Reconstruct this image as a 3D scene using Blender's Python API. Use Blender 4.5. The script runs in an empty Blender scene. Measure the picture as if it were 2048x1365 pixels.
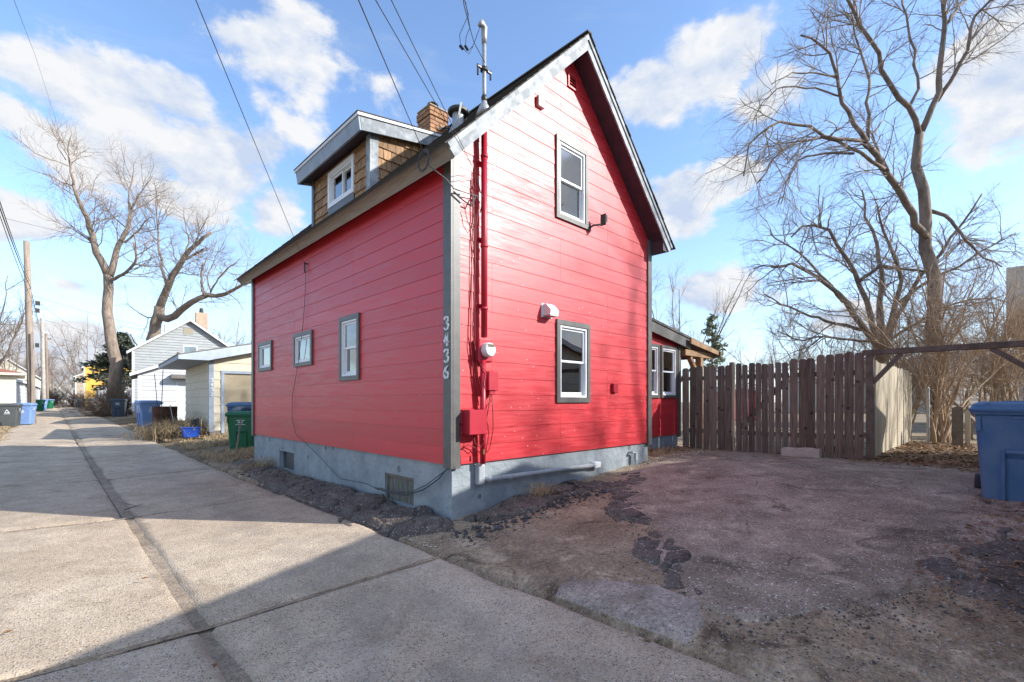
import bpy, bmesh, math, random
import numpy as np
from mathutils import Vector, Matrix
R = math.radians
rnd = random.Random(7)
nr = np.random.RandomState(11)
S = bpy.context.scene
COL = S.collection

# ---------------------------------------------------------------- camera
CAMP = Vector((-3.331, -4.444, 1.25))
FW, RT = (0.6957, 0.7184), (0.7184, -0.6957)
cd = bpy.data.cameras.new('camera'); cam = bpy.data.objects.new('camera', cd); COL.objects.link(cam)
cd.sensor_width = 36; cd.lens = 955 / 2048 * 36; cd.shift_y = (803 - 682.5) / 2048
cd.clip_start = .05; cd.clip_end = 2000
cam.location = CAMP; cam.rotation_euler = (R(90), 0, math.atan2(-FW[0], FW[1]))
S.camera = cam

def ray(px, py):
    a = (px - 1024) / 955; b = -(py - 803) / 955
    return Vector((FW[0] + a * RT[0], FW[1] + a * RT[1], b))
def D(px, py, t): return CAMP + ray(px, py) * t          # a point of the place at a known distance
def DX(px, py, x): r = ray(px, py); return CAMP + r * ((x - CAMP.x) / r.x)
def DY(px, py, y): r = ray(px, py); return CAMP + r * ((y - CAMP.y) / r.y)

# ---------------------------------------------------------------- light
SUN_AZ = R(-53.0); SUN_EL = R(28.2)                     # azimuth from +X
SV = Vector((math.cos(SUN_EL) * math.cos(SUN_AZ), math.cos(SUN_EL) * math.sin(SUN_AZ), math.sin(SUN_EL)))
sl = bpy.data.lights.new('sun', 'SUN'); sl.energy = 3.3; sl.angle = R(.53); sl.color = (1, .96, .90)
so = bpy.data.objects.new('sun', sl); COL.objects.link(so)
so.rotation_euler = SV.to_track_quat('Z', 'Y').to_euler()
S.view_settings.view_transform = 'Standard'; S.view_settings.look = 'None'
S.view_settings.gamma = 1; S.view_settings.use_curve_mapping = False
S.view_settings.exposure = 1.2

W = bpy.data.worlds.new('World'); S.world = W; W.use_nodes = True
def world():
    nt = W.node_tree; N = nt.nodes; L = nt.links
    for n in list(N): N.remove(n)
    out = N.new('ShaderNodeOutputWorld'); bg = N.new('ShaderNodeBackground'); bg.inputs[1].default_value = .15
    sky = N.new('ShaderNodeTexSky'); sky.sky_type = 'NISHITA'; sky.sun_disc = False
    sky.sun_elevation = SUN_EL; sky.sun_rotation = R(90) - SUN_AZ; sky.altitude = 250
    sky.air_density = 1.0; sky.dust_density = .6; sky.ozone_density = 1.6
    tc = N.new('ShaderNodeTexCoord'); V = tc.outputs['Generated']
    def math_(op, a, b=None, clamp=False):
        n = N.new('ShaderNodeMath'); n.operation = op; n.use_clamp = clamp
        for i, v in enumerate((a, b)):
            if v is None: continue
            if isinstance(v, (int, float)): n.inputs[i].default_value = v
            else: L.new(v, n.inputs[i])
        return n.outputs[0]
    def vm(op, a, b):
        n = N.new('ShaderNodeVectorMath'); n.operation = op
        for i, v in enumerate((a, b)):
            if isinstance(v, (tuple, list, Vector)): n.inputs[i].default_value = v
            else: L.new(v, n.inputs[i])
        return n
    def noise(vec, sc, det, rough, dist=0):
        n = N.new('ShaderNodeTexNoise'); n.inputs['Scale'].default_value = sc; n.inputs['Detail'].default_value = det
        n.inputs['Roughness'].default_value = rough; n.inputs['Distortion'].default_value = dist; L.new(vec, n.inputs['Vector']); return n.outputs['Fac']
    def ramp(v, a, b, smooth=True):
        n = N.new('ShaderNodeMapRange'); n.interpolation_type = 'SMOOTHSTEP' if smooth else 'LINEAR'
        n.inputs[1].default_value = a; n.inputs[2].default_value = b; L.new(v, n.inputs[0]); return n.outputs[0]
    # cumulus banks: centre given as a sight direction, angular radius, vertical squash, density
    puffs = [((235, 195), .16, 1.8, 1.05), ((330, 190), .10, 1.5, 1.0), ((600, 120), .24, 1.7, .72), ((440, 50), .13, 1.8, .66), ((250, 320), .155, 1.8, 1.02), ((420, 330), .15, 1.3, 1.05),
             ((370, 390), .18, 2.0, .86), ((1440, 130), .13, 1.25, 1.08), ((1310, 195), .12, 1.6, 1.0), ((1530, 185), .10, 1.6, .95),
             ((1350, 405), .10, 1.2, .96), ((1460, 360), .08, 1.4, .85), ((2025, 160), .12, .9, 1.08), ((1740, 330), .10, 2.4, .70), 
             ((545, 415), .09, 1.2, .85), ((20, 440), .10, 1.6, .75), ((150, 570), .14, 2.4, .72), ((1440, 590), .2, 3.0, .8), ((20, 230), .13, 3.2, .72), ((130, 700), .16, 1.6, .8), ((1700, 640), .20, 3.4, .66)]
    mx = None
    for (p, r, k, dn) in puffs:
        c = ray(*p).normalized(); c = (c.x, c.y, c.z * k)
        d = vm('DISTANCE', vm('MULTIPLY', V, (1, 1, k)).outputs[0], c).outputs['Value']
        f = math_('MULTIPLY', math_('SUBTRACT', 1, math_('DIVIDE', d, r * 1.18), True), dn * 1.25)
        mx = f if mx is None else math_('MAXIMUM', mx, f)
    # clouds live on a high sheet: project the direction on it so they flatten to the horizon
    sep = N.new('ShaderNodeSeparateXYZ'); L.new(V, sep.inputs[0])
    st = vm('MULTIPLY', V, (1, 1, 1.6)).outputs[0]
    n1 = noise(st, 6.5, 9, .58, .1); n2 = noise(vm('ADD', st, (SV.x * .035, SV.y * .035, SV.z * .05)).outputs[0], 6.5, 9, .58, .1)
    n3 = noise(st, 2.2, 4, .5)
    body = math_('ADD', math_('MULTIPLY', math_('SUBTRACT', n1, .5), 1.9), mx)
    # scattered cloud away from the view, added to brighten the ambient light
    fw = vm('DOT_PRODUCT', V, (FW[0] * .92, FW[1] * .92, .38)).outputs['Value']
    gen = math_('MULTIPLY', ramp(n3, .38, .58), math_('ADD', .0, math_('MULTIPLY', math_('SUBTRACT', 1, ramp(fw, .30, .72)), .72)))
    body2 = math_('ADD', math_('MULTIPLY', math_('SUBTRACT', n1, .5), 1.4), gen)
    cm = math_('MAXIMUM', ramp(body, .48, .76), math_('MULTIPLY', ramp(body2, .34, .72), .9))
    # thin high streaks
    stw = noise(vm('MULTIPLY', V, (2.2, 1.0, 7)).outputs[0], 2.6, 7, .62, .8)
    streak = math_('MULTIPLY', ramp(stw, .50, .80), .16)
    cm = math_('MAXIMUM', cm, streak)
    light = math_('ADD', .80, math_('MULTIPLY', math_('SUBTRACT', n1, n2), 1.8))
    light = math_('SUBTRACT', light, math_('MULTIPLY', ramp(body, .9, 1.6), .16))
    light = math_('MINIMUM', math_('MAXIMUM', light, .6), 1.0)
    cc = N.new('ShaderNodeMix'); cc.data_type = 'RGBA'; L.new(ramp(light, .6, .95, False), cc.inputs[0])
    cc.inputs[6].default_value = (1.75, 2.05, 2.6, 1); cc.inputs[7].default_value = (2.7, 2.74, 2.82, 1)
    # sky tint + pale band to the horizon
    tint = N.new('ShaderNodeMix'); tint.data_type = 'RGBA'; tint.blend_type = 'MULTIPLY'; tint.inputs[0].default_value = 1
    L.new(sky.outputs[0], tint.inputs[6]); tint.inputs[7].default_value = (.86, .92, 1.0, 1)
    hz = N.new('ShaderNodeMix'); hz.data_type = 'RGBA'
    L.new(math_('MULTIPLY', math_('SUBTRACT', 1, ramp(sep.outputs[2], -.02, .36)), .5), hz.inputs[0])
    L.new(tint.outputs[2], hz.inputs[6]); hz.inputs[7].default_value = (1.95, 2.3, 2.95, 1)
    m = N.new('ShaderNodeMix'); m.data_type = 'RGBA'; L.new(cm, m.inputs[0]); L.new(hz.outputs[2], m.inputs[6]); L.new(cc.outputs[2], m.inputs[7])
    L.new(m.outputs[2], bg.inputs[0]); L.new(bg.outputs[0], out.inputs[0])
world()

# ---------------------------------------------------------------- materials
MATS = {}
def M(name, c1, c2=None, scale=4, det=4, rough=.7, bump=0, bscale=None, stretch=(1, 1, 1), var=.0, metal=0, spec=.5, spots=None, lo=.35, hi=.65, bdist=.01, sheen=0, rvar=0):
    """procedural principled: two-tone noise colour, per-object value variation, bump, optional speckles [(colour, scale, threshold)]"""
    if name in MATS: return MATS[name]
    m = bpy.data.materials.new(name); m.use_nodes = True; nt = m.node_tree; N = nt.nodes; L = nt.links
    b = N['Principled BSDF']; b.inputs['Roughness'].default_value = rough; b.inputs['Metallic'].default_value = metal
    b.inputs['Specular IOR Level'].default_value = spec
    tc = N.new('ShaderNodeTexCoord'); mp = N.new('ShaderNodeMapping'); L.new(tc.outputs['Object'], mp.inputs[0]); mp.inputs['Scale'].default_value = stretch
    oi = N.new('ShaderNodeObjectInfo')
    off = N.new('ShaderNodeVectorMath'); off.operation = 'SCALE'; off.inputs[0].default_value = (13, 29, 7); L.new(oi.outputs['Random'], off.inputs[3]); L.new(off.outputs[0], mp.inputs['Location'])
    n = N.new('ShaderNodeTexNoise'); n.inputs['Scale'].default_value = scale; n.inputs['Detail'].default_value = det; n.inputs['Roughness'].default_value = .6
    L.new(mp.outputs[0], n.inputs['Vector'])
    mr = N.new('ShaderNodeMapRange'); mr.inputs[1].default_value = lo; mr.inputs[2].default_value = hi; L.new(n.outputs['Fac'], mr.inputs[0])
    mx = N.new('ShaderNodeMix'); mx.data_type = 'RGBA'; L.new(mr.outputs[0], mx.inputs[0])
    mx.inputs[6].default_value = (*c1, 1); mx.inputs[7].default_value = (*(c2 or c1), 1)
    col = mx.outputs[2]
    for (sc, s_, th) in (spots or []):
        v = N.new('ShaderNodeTexVoronoi'); v.inputs['Scale'].default_value = s_; L.new(tc.outputs['Object'], v.inputs['Vector'])
        sp = N.new('ShaderNodeSeparateColor'); L.new(v.outputs['Color'], sp.inputs[0])
        g = N.new('ShaderNodeMath'); g.operation = 'LESS_THAN'; L.new(sp.outputs[0], g.inputs[0]); g.inputs[1].default_value = th
        d = N.new('ShaderNodeMath'); d.operation = 'LESS_THAN'; L.new(v.outputs['Distance'], d.inputs[0]); d.inputs[1].default_value = .45
        a = N.new('ShaderNodeMath'); a.operation = 'MULTIPLY'; L.new(g.outputs[0], a.inputs[0]); L.new(d.outputs[0], a.inputs[1])
        a2 = N.new('ShaderNodeMath'); a2.operation = 'MULTIPLY'; L.new(a.outputs[0], a2.inputs[0]); a2.inputs[1].default_value = .85
        x = N.new('ShaderNodeMix'); x.data_type = 'RGBA'; L.new(a2.outputs[0], x.inputs[0]); L.new(col, x.inputs[6]); x.inputs[7].default_value = (*sc, 1); col = x.outputs[2]
    if var:
        r = N.new('ShaderNodeMapRange'); r.inputs[3].default_value = 1 - var; r.inputs[4].default_value = 1 + var; L.new(oi.outputs['Random'], r.inputs[0])
        x = N.new('ShaderNodeVectorMath'); x.operation = 'SCALE'; L.new(col, x.inputs[0]); L.new(r.outputs[0], x.inputs[3]); col = x.outputs[0]
    L.new(col, b.inputs['Base Color'])
    if rvar:
        r = N.new('ShaderNodeMapRange'); r.inputs[1].default_value = .35; r.inputs[2].default_value = .65; r.inputs[3].default_value = rough - rvar; r.inputs[4].default_value = rough + rvar
        L.new(n.outputs['Fac'], r.inputs[0]); L.new(r.outputs[0], b.inputs['Roughness'])
    if bump:
        bn = N.new('ShaderNodeTexNoise'); bn.inputs['Scale'].default_value = bscale or scale * 3; bn.inputs['Detail'].default_value = 5; L.new(mp.outputs[0], bn.inputs['Vector'])
        bp = N.new('ShaderNodeBump'); bp.inputs['Strength'].default_value = bump; bp.inputs['Distance'].default_value = bdist
        L.new(bn.outputs['Fac'], bp.inputs['Height']); L.new(bp.outputs[0], b.inputs['Normal'])
    MATS[name] = m; return m

def glass(name, tint=(.9, .95, .95), f=.15, dirt=.0):
    if name in MATS: return MATS[name]
    m = bpy.data.materials.new(name); m.use_nodes = True; nt = m.node_tree; N = nt.nodes; L = nt.links
    for n in list(N):
        if n.type != 'OUTPUT_MATERIAL': N.remove(n)
    out = [n for n in N if n.type == 'OUTPUT_MATERIAL'][0]
    tr = N.new('ShaderNodeBsdfTransparent'); tr.inputs[0].default_value = (*tint, 1)
    gl = N.new('ShaderNodeBsdfGlossy'); gl.inputs['Roughness'].default_value = .015; gl.inputs['Color'].default_value = (1, 1, 1, 1)
    fr = N.new('ShaderNodeFresnel'); fr.inputs[0].default_value = 1.7
    ad = N.new('ShaderNodeMath'); ad.operation = 'ADD'; ad.inputs[1].default_value = f; ad.use_clamp = True; L.new(fr.outputs[0], ad.inputs[0])
    tcn = N.new('ShaderNodeTexCoord'); no = N.new('ShaderNodeTexNoise'); no.inputs['Scale'].default_value = 1.7; no.inputs['Detail'].default_value = 1; L.new(tcn.outputs['Object'], no.inputs['Vector'])
    bp = N.new('ShaderNodeBump'); bp.inputs['Strength'].default_value = .25; bp.inputs['Distance'].default_value = .01; L.new(no.outputs['Fac'], bp.inputs['Height']); L.new(bp.outputs[0], gl.inputs['Normal'])
    mx = N.new('ShaderNodeMixShader'); L.new(ad.outputs[0], mx.inputs[0]); L.new(tr.outputs[0], mx.inputs[1]); L.new(gl.outputs[0], mx.inputs[2]); L.new(mx.outputs[0], out.inputs[0])
    MATS[name] = m; return m

RED = M('red_paint', (.47, .018, .028), (.56, .030, .040), scale=2.2, rough=.44, bump=.16, bscale=9, stretch=(1, 1, 16), var=.08, spec=.58, spots=[((.75, .50, .50), 62, .0022)], bdist=.004, rvar=.07)
REDP = M('red_metal_paint', (.38, .012, .03), (.42, .016, .035), scale=8, rough=.42, bump=.05, spec=.5)
TRIM = M('grey_trim_paint', (.085, .083, .078), (.11, .108, .10), scale=8, rough=.45, bump=.5, bscale=60, stretch=(1, 1, 1), spec=.5, bdist=.003)
TRIMW = M('grey_weathered_rake_paint', (.15, .175, .195), (.33, .36, .385), scale=5, rough=.62, bump=.3, bscale=30, stretch=(1, 1, 1), lo=.42, hi=.6)
EAVE = M('taupe_weathered_fascia', (.27, .245, .215), (.36, .33, .29), scale=5, rough=.7, bump=.4, bscale=12, stretch=(4, .6, 12))
SOFF = M('dark_soffit_paint', (.035, .03, .04), (.07, .035, .05), scale=5, rough=.6)
FOUND = M('painted_foundation_stucco', (.20, .235, .26), (.30, .335, .355), scale=3.2, det=8, rough=.75, bump=.9, bscale=14, bdist=.02, spots=[((.12, .12, .12), 9, .035)])
SHING = M('asphalt_shingle', (.05, .045, .042), (.10, .09, .08), scale=30, rough=.9, var=.2)
WHITE = M('white_vinyl', (.72, .74, .76), (.78, .79, .80), scale=5, rough=.4)
WHITEP = M('white_paint', (.62, .64, .66), (.72, .73, .74), scale=4, rough=.55)
DARK = M('dark_interior', (.02, .02, .022), (.035, .033, .03), scale=2, rough=.9)
CURT = M('pale_curtain', (.42, .42, .43), (.60, .60, .62), scale=3, rough=.9, stretch=(9, 9, .5))
BLIND = M('tan_blind', (.30, .22, .09), (.10, .11, .11), scale=1.6, det=1, rough=.8, stretch=(1, 1, 1))
SCREEN = M('grey_frosted_screen', (.26, .26, .30), (.33, .33, .38), scale=9, rough=.6)
GLASS = glass('window_glass')
CEDAR = M('cedar_shingle', (.20, .105, .045), (.38, .23, .12), scale=5, rough=.8, bump=.5, bscale=10, stretch=(6, 6, .8), var=.28, bdist=.004)
BRICK = M('buff_brick', (.42, .22, .11), (.30, .16, .09), scale=12, rough=.9, bump=.4, var=.25)
MORT = M('mortar', (.33, .27, .20), (.42, .35, .27), scale=15, rough=.95)
GALV = M('galvanised_metal', (.30, .31, .32), (.42, .43, .44), scale=9, rough=.5, metal=.5)
PIPE = M('grey_pipe', (.30, .33, .36), (.40, .43, .45), scale=8, rough=.45)
BLACK = M('black_rubber', (.012, .012, .013), (.02, .02, .02), scale=9, rough=.6)
CABLE = M('cable_sheath', (.05, .052, .057), None, rough=.6)
CABLEG = M('grey_cable_sheath', (.10, .11, .12), None, rough=.6)
BRZ = M('bronze_metal', (.05, .045, .04), None, rough=.45, metal=.3)
BARK = M('grey_bark', (.16, .12, .09), (.30, .24, .19), scale=5, det=8, rough=.95, bump=1.0, bscale=9, stretch=(1, 1, .35), bdist=.04)
BARKD = M('brown_bark', (.12, .09, .07), (.26, .205, .165), scale=5, det=8, rough=.95, bump=1.0, bscale=10, stretch=(1, 1, .35), bdist=.03)
TWIG = M('twig_bark', (.22, .175, .14), (.34, .28, .235), scale=3, rough=.9)
TWIGD = M('dark_twig_bark', (.16, .12, .09), (.29, .225, .175), scale=3, rough=.9)
STEM = M('tan_stem_bark', (.27, .18, .11), (.44, .32, .21), scale=4, rough=.9, bump=.6, bscale=9, stretch=(1, 1, .3), bdist=.02)
FWOOD = M('weathered_picket_wood', (.105, .09, .074), (.235, .203, .168), scale=2.6, det=7, rough=.85, bump=.6, bscale=9, stretch=(14, 14, .9), var=.34, bdist=.004, spots=[((.045, .035, .03), 15, .018)])
FWOODR = M('brown_picket_wood', (.105, .08, .062), (.225, .176, .135), scale=2.6, det=7, rough=.85, bump=.6, bscale=9, stretch=(14, 14, .9), var=.30, bdist=.004, spots=[((.05, .035, .03), 14, .018)])
PWOOD = M('pale_weathered_wood', (.36, .30, .21), (.50, .44, .33), scale=2.5, det=6, rough=.9, bump=.6, bscale=9, stretch=(14, 14, .8), var=.15)
BEAMW = M('grey_brown_beam_wood', (.11, .088, .068), (.19, .15, .118), scale=3, det=6, rough=.85, bump=.6, bscale=9, stretch=(2, 2, 2), bdist=.006)
CEDW = M('orange_brown_timber', (.22, .125, .06), (.32, .19, .095), scale=3, det=5, rough=.7, stretch=(2, 2, 2))
POLE = M('utility_pole_wood', (.20, .155, .12), (.32, .26, .21), scale=3, det=6, rough=.9, bump=.5, stretch=(6, 6, .5), var=.1)
CREAM = M('cream_siding_paint', (.52, .47, .35), (.58, .53, .41), scale=3, rough=.65, bump=.2, bscale=20, var=.03)
CREAMD = M('cream_door_paint', (.54, .45, .30), (.60, .51, .35), scale=1.5, rough=.55)
BLUEG = M('blue_grey_paint', (.22, .27, .33), (.30, .35, .41), scale=5, rough=.6)
GREYS = M('pale_grey_vinyl_siding', (.30, .32, .325), (.35, .37, .375), scale=3, rough=.6, var=.03)
WHS = M('white_siding', (.48, .50, .52), (.56, .57, .58), scale=3, rough=.6, var=.03)
YELS = M('yellow_house_paint', (.62, .36, .05), (.68, .42, .08), scale=3, rough=.7)
LYEL = M('pale_yellow_siding', (.52, .49, .40), (.58, .55, .46), scale=3, rough=.6, var=.03)
TANS = M('tan_stone_wall', (.34, .28, .22), (.44, .38, .31), scale=4, rough=.9)
RROOF = M('red_brown_roof_shingle', (.22, .085, .055), (.32, .14, .09), scale=14, rough=.95, var=.1)
GROOF = M('grey_roof_shingle', (.13, .12, .11), (.22, .20, .185), scale=16, rough=.95, var=.1)
BROOF = M('brown_roof_shingle', (.24, .20, .16), (.36, .30, .24), scale=16, rough=.95, var=.12)
TANB = M('tan_house_siding', (.40, .35, .29), (.48, .42, .35), scale=3, rough=.7, var=.05)
RUST = M('rusted_steel', (.10, .038, .018), (.035, .018, .012), scale=6, det=8, rough=.9, bump=.5)
B_BLUE = M('blue_bin_plastic', (.045, .14, .30), (.10, .19, .32), scale=2.6, rough=.45, bump=.1, bscale=60)
B_LBLUE = M('light_blue_bin_plastic', (.15, .25, .48), (.19, .30, .54), scale=4, rough=.45)
B_NAVY = M('navy_bin_plastic', (.015, .035, .065), (.022, .048, .085), scale=4, rough=.4)
B_GREY = M('grey_bin_plastic', (.060, .066, .066), (.078, .084, .084), scale=4, rough=.5)
B_GREEN = M('green_bin_plastic', (.004, .115, .05), (.008, .15, .065), scale=4, rough=.42)
PRINT = M('white_print', (.72, .74, .76), None, rough=.6)
NEED = M('spruce_needles', (.05, .07, .05), (.14, .15, .10), scale=6, rough=.8, var=.2)
NEEDP = M('pine_needles', (.12, .15, .08), (.22, .23, .14), scale=6, rough=.8)
GRASSD = M('dry_grass_blades', (.34, .24, .13), (.50, .38, .22), scale=3, rough=.9)
LEAF = M('dead_leaves', (.16, .075, .035), (.36, .22, .12), scale=7, rough=.85)
STONE = M('limestone_block', (.42, .37, .32), (.60, .55, .49), scale=5, det=8, rough=.95, bump=1, bscale=9, bdist=.03)
GRAV = M('gravel_stone', (.20, .165, .14), (.46, .42, .38), scale=38, det=1, rough=.9)
CRUMB = M('asphalt_crumb', (.045, .04, .042), (.10, .09, .09), scale=40, det=1, rough=.95)

# ---------------------------------------------------------------- object helpers
BASE = {}
def mark(o, label=None, cat=None, group=None, kind=None):
    if label: o['label'] = label
    if cat: o['category'] = cat
    if group: o['group'] = group
    if kind: o['kind'] = kind
    return o
def thing(name, label, cat, loc=(0, 0, 0), rz=0, group=None):
    o = bpy.data.objects.new(name, None); COL.objects.link(o); o.location = loc; o.rotation_euler[2] = rz
    o.empty_display_size = .2
    BASE[o.name] = Vector(loc) if rz == 0 else None
    return mark(o, label, cat, group)
def dup(o, parent=None):
    c = o.copy(); COL.objects.link(c)
    if parent: c.parent = parent
    for ch in o.children: dup(ch, c)
    return c

class MB:
    """collects shapes, then links them as one mesh"""
    def __init__(s): s.v = []; s.f = []
    def add(s, vs, fs):
        k = len(s.v); s.v += [tuple(v) for v in vs]; s.f += [tuple(k + i for i in f) for f in fs]; return s
    def box(s, x0, x1, y0, y1, z0, z1):
        return s.add([(x0, y0, z0), (x1, y0, z0), (x1, y1, z0), (x0, y1, z0), (x0, y0, z1), (x1, y0, z1), (x1, y1, z1), (x0, y1, z1)],
                     [(0, 3, 2, 1), (4, 5, 6, 7), (0, 1, 5, 4), (1, 2, 6, 5), (2, 3, 7, 6), (3, 0, 4, 7)])
    def bar(s, a, b, w, h, up=(0, 0, 1)):
        a = Vector(a); b = Vector(b); t = (b - a).normalized(); u = t.cross(Vector(up))
        if u.length < 1e-4: u = t.cross(Vector((1, 0, 0)))
        u.normalize(); v = u.cross(t).normalized(); u = u * w / 2; v = v * h / 2
        return s.add([a - u - v, a + u - v, a + u + v, a - u + v, b - u - v, b + u - v, b + u + v, b - u + v],
                     [(0, 1, 2, 3), (7, 6, 5, 4), (1, 0, 4, 5), (2, 1, 5, 6), (3, 2, 6, 7), (0, 3, 7, 4)])
    def prism(s, front, back):
        n = len(front); f = [tuple(range(n)), tuple(range(2 * n - 1, n - 1, -1))]
        f += [(i, n + i, n + (i + 1) % n, (i + 1) % n) for i in range(n)]
        return s.add(list(front) + list(back), f)
    def tube(s, pts, r, n=8, caps=True):
        pts = [Vector(p) for p in pts]; m = len(pts)
        if not isinstance(r, (list, tuple)): r = [r] * m
        vs = []; ref = None
        for i, p in enumerate(pts):
            t = (pts[min(i + 1, m - 1)] - pts[max(i - 1, 0)]).normalized()
            if ref is None: ref = Vector((0, 0, 1)) if abs(t.z) < .9 else Vector((1, 0, 0))
            u = t.cross(ref).normalized(); w = u.cross(t); ref = w if w.length > .1 else ref
            for k in range(n):
                a = 2 * math.pi * k / n; vs.append(p + (u * math.cos(a) + w * math.sin(a)) * r[i])
        fs = [(i * n + k, i * n + (k + 1) % n, (i + 1) * n + (k + 1) % n, (i + 1) * n + k) for i in range(m - 1) for k in range(n)]
        if caps: fs += [tuple(range(n))[::-1], tuple(range((m - 1) * n, m * n))]
        return s.add(vs, fs)
    def lathe(s, prof, c=(0, 0, 0), n=16, axis='z'):
        vs = []
        for (r, z) in prof:
            for k in range(n):
                a = 2 * math.pi * k / n; x, y = r * math.cos(a), r * math.sin(a)
                p = (x, y, z) if axis == 'z' else ((x, z, y) if axis == 'y' else (z, x, y))
                vs.append((c[0] + p[0], c[1] + p[1], c[2] + p[2]))
        m = len(prof)
        fs = [(i * n + k, i * n + (k + 1) % n, (i + 1) * n + (k + 1) % n, (i + 1) * n + k) for i in range(m - 1) for k in range(n)]
        fs += [tuple(range(n))[::-1], tuple(range((m - 1) * n, m * n))]
        return s.add(vs, fs)
    def obj(s, name, mat, parent=None, smooth=False, bevel=0, label=None, cat=None, kind=None, group=None, seg=1):
        b = None
        if parent is not None: b = BASE.get(parent.name)
        vs = s.v if b is None or b.length == 0 else [(x - b.x, y - b.y, z - b.z) for x, y, z in s.v]
        me = bpy.data.meshes.new(name); me.from_pydata(vs, [], s.f); me.validate(); me.update()
        bm = bmesh.new(); bm.from_mesh(me); bmesh.ops.recalc_face_normals(bm, faces=bm.faces); bm.to_mesh(me); bm.free()
        if smooth: me.polygons.foreach_set('use_smooth', [True] * len(me.polygons))
        me.materials.append(mat)
        o = bpy.data.objects.new(name, me); COL.objects.link(o)
        if parent is not None: o.parent = parent; BASE[o.name] = b
        if bevel:
            md = o.modifiers.new('bevel', 'BEVEL'); md.width = bevel; md.segments = seg; md.limit_method = 'ANGLE'; md.angle_limit = R(40)
        return mark(o, label, cat, group, kind)

def npmesh(name, verts, faces, mat, parent=None, smooth=False, **kw):
    """big mesh from numpy arrays, all faces with the same corner count"""
    verts = np.asarray(verts, np.float32); faces = np.asarray(faces, np.int32)
    b = BASE.get(parent.name) if parent is not None else None
    if b is not None: verts = verts - np.array(b, np.float32)
    me = bpy.data.meshes.new(name); nv, (nf, k) = len(verts), faces.shape
    me.vertices.add(nv); me.vertices.foreach_set('co', verts.ravel())
    me.loops.add(nf * k); me.loops.foreach_set('vertex_index', faces.ravel())
    me.polygons.add(nf); me.polygons.foreach_set('loop_start', np.arange(0, nf * k, k, dtype=np.int32))
    me.polygons.foreach_set('use_smooth', np.full(nf, smooth)); me.update(calc_edges=True)
    me.materials.append(mat); o = bpy.data.objects.new(name, me); COL.objects.link(o)
    if parent is not None: o.parent = parent; BASE[o.name] = b
    return mark(o, **kw)

# noise on arrays
_perm = np.random.RandomState(5).rand(256, 256)
def vnoise(x, y):
    xi = np.floor(x).astype(int); yi = np.floor(y).astype(int); fx = x - xi; fy = y - yi
    fx = fx * fx * (3 - 2 * fx); fy = fy * fy * (3 - 2 * fy); g = lambda a, b: _perm[a % 256, b % 256]
    return (g(xi, yi) * (1 - fx) + g(xi + 1, yi) * fx) * (1 - fy) + (g(xi, yi + 1) * (1 - fx) + g(xi + 1, yi + 1) * fx) * fy
def fbm(x, y, sc=1., oc=4):
    a = 0; amp = 1; t = 0
    for i in range(oc): a = a + amp * vnoise(x * sc + 17.3 * i, y * sc - 9.1 * i); t += amp; amp *= .5; sc *= 2.03
    return a / t - .5
def sstep(a, b, x): t = np.clip((x - a) / (b - a), 0, 1); return t * t * (3 - 2 * t)
def voro(x, y, sc, seed=0):
    """distance to the nearest cell edge (approx.), cell id"""
    X = x * sc; Y = y * sc; xi = np.floor(X).astype(int); yi = np.floor(Y).astype(int)
    d1 = np.full(X.shape, 9.); d2 = d1.copy(); idv = np.zeros(X.shape)
    for i in (-1, 0, 1):
        for j in (-1, 0, 1):
            a = (xi + i + seed) % 256; b = (yi + j + seed * 3) % 256
            px = xi + i + _perm[a, b]; py = yi + j + _perm[b, (a + 77) % 256]
            d = np.hypot(X - px, Y - py); c = d < d1
            d2 = np.where(c, d1, np.minimum(d2, d)); idv = np.where(c, _perm[(a * 7 + 3) % 256, (b * 5 + 1) % 256], idv); d1 = np.where(c, d, d1)
    return (d2 - d1) / sc, idv
# ================================================================ GROUND
def alleyz(x, y):
    base = np.interp(y, [-20, 8, 50, 90], [-.2, -.2, .27, .42])
    return base - .05 * (1 - np.clip(np.abs(x + 2.6) / 2, 0, 1))
def G(x, y):
    x = np.asarray(x, float); y = np.asarray(y, float); base = np.interp(y, [-20, 8, 50, 90], [-.2, -.2, .27, .42])
    lot = -.208 + .408 * np.clip((x + .55) / 5.2, 0, 1) ** .75
    verge = base + .03 + .17 * sstep(-.6, 1.6, x)
    right = lot * (1 - sstep(7.5, 10.5, y)) + verge * sstep(7.5, 10.5, y)
    left = base + .12 * sstep(.2, 2.0, -4.6 - x)
    mid = base - .07 - .05 * (1 - np.clip(np.abs(x + 2.6) / 2, 0, 1))
    z = np.where(x > -.62, right, np.where(x < -4.66, left, mid))
    inside = (x > .25) & (x < 4.2) & (y > .25) & (y < 7.2)
    return np.where(inside, -.4, z)
def g1(x, y): return float(G(np.array([x]), np.array([y]))[0])

def grid(name, x0, x1, y0, y1, step, zf, mat, keep=None, parent=None, smooth=True, **kw):
    nx = max(2, int(round((x1 - x0) / step)) + 1); ny = max(2, int(round((y1 - y0) / step)) + 1)
    X, Y = np.meshgrid(np.linspace(x0, x1, nx), np.linspace(y0, y1, ny)); Z = zf(X, Y)
    V = np.stack([X.ravel(), Y.ravel(), Z.ravel()], 1)
    i = np.arange(nx * ny).reshape(ny, nx); F = np.stack([i[:-1, :-1], i[:-1, 1:], i[1:, 1:], i[1:, :-1]], -1).reshape(-1, 4)
    if keep is not None:
        k = keep(X, Y).ravel(); F = F[k[F].any(1)]; u = np.unique(F); mp = -np.ones(nx * ny, int); mp[u] = np.arange(len(u)); V = V[u]; F = mp[F]
    return npmesh(name, V, F, mat, parent, smooth=smooth, **kw)

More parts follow.
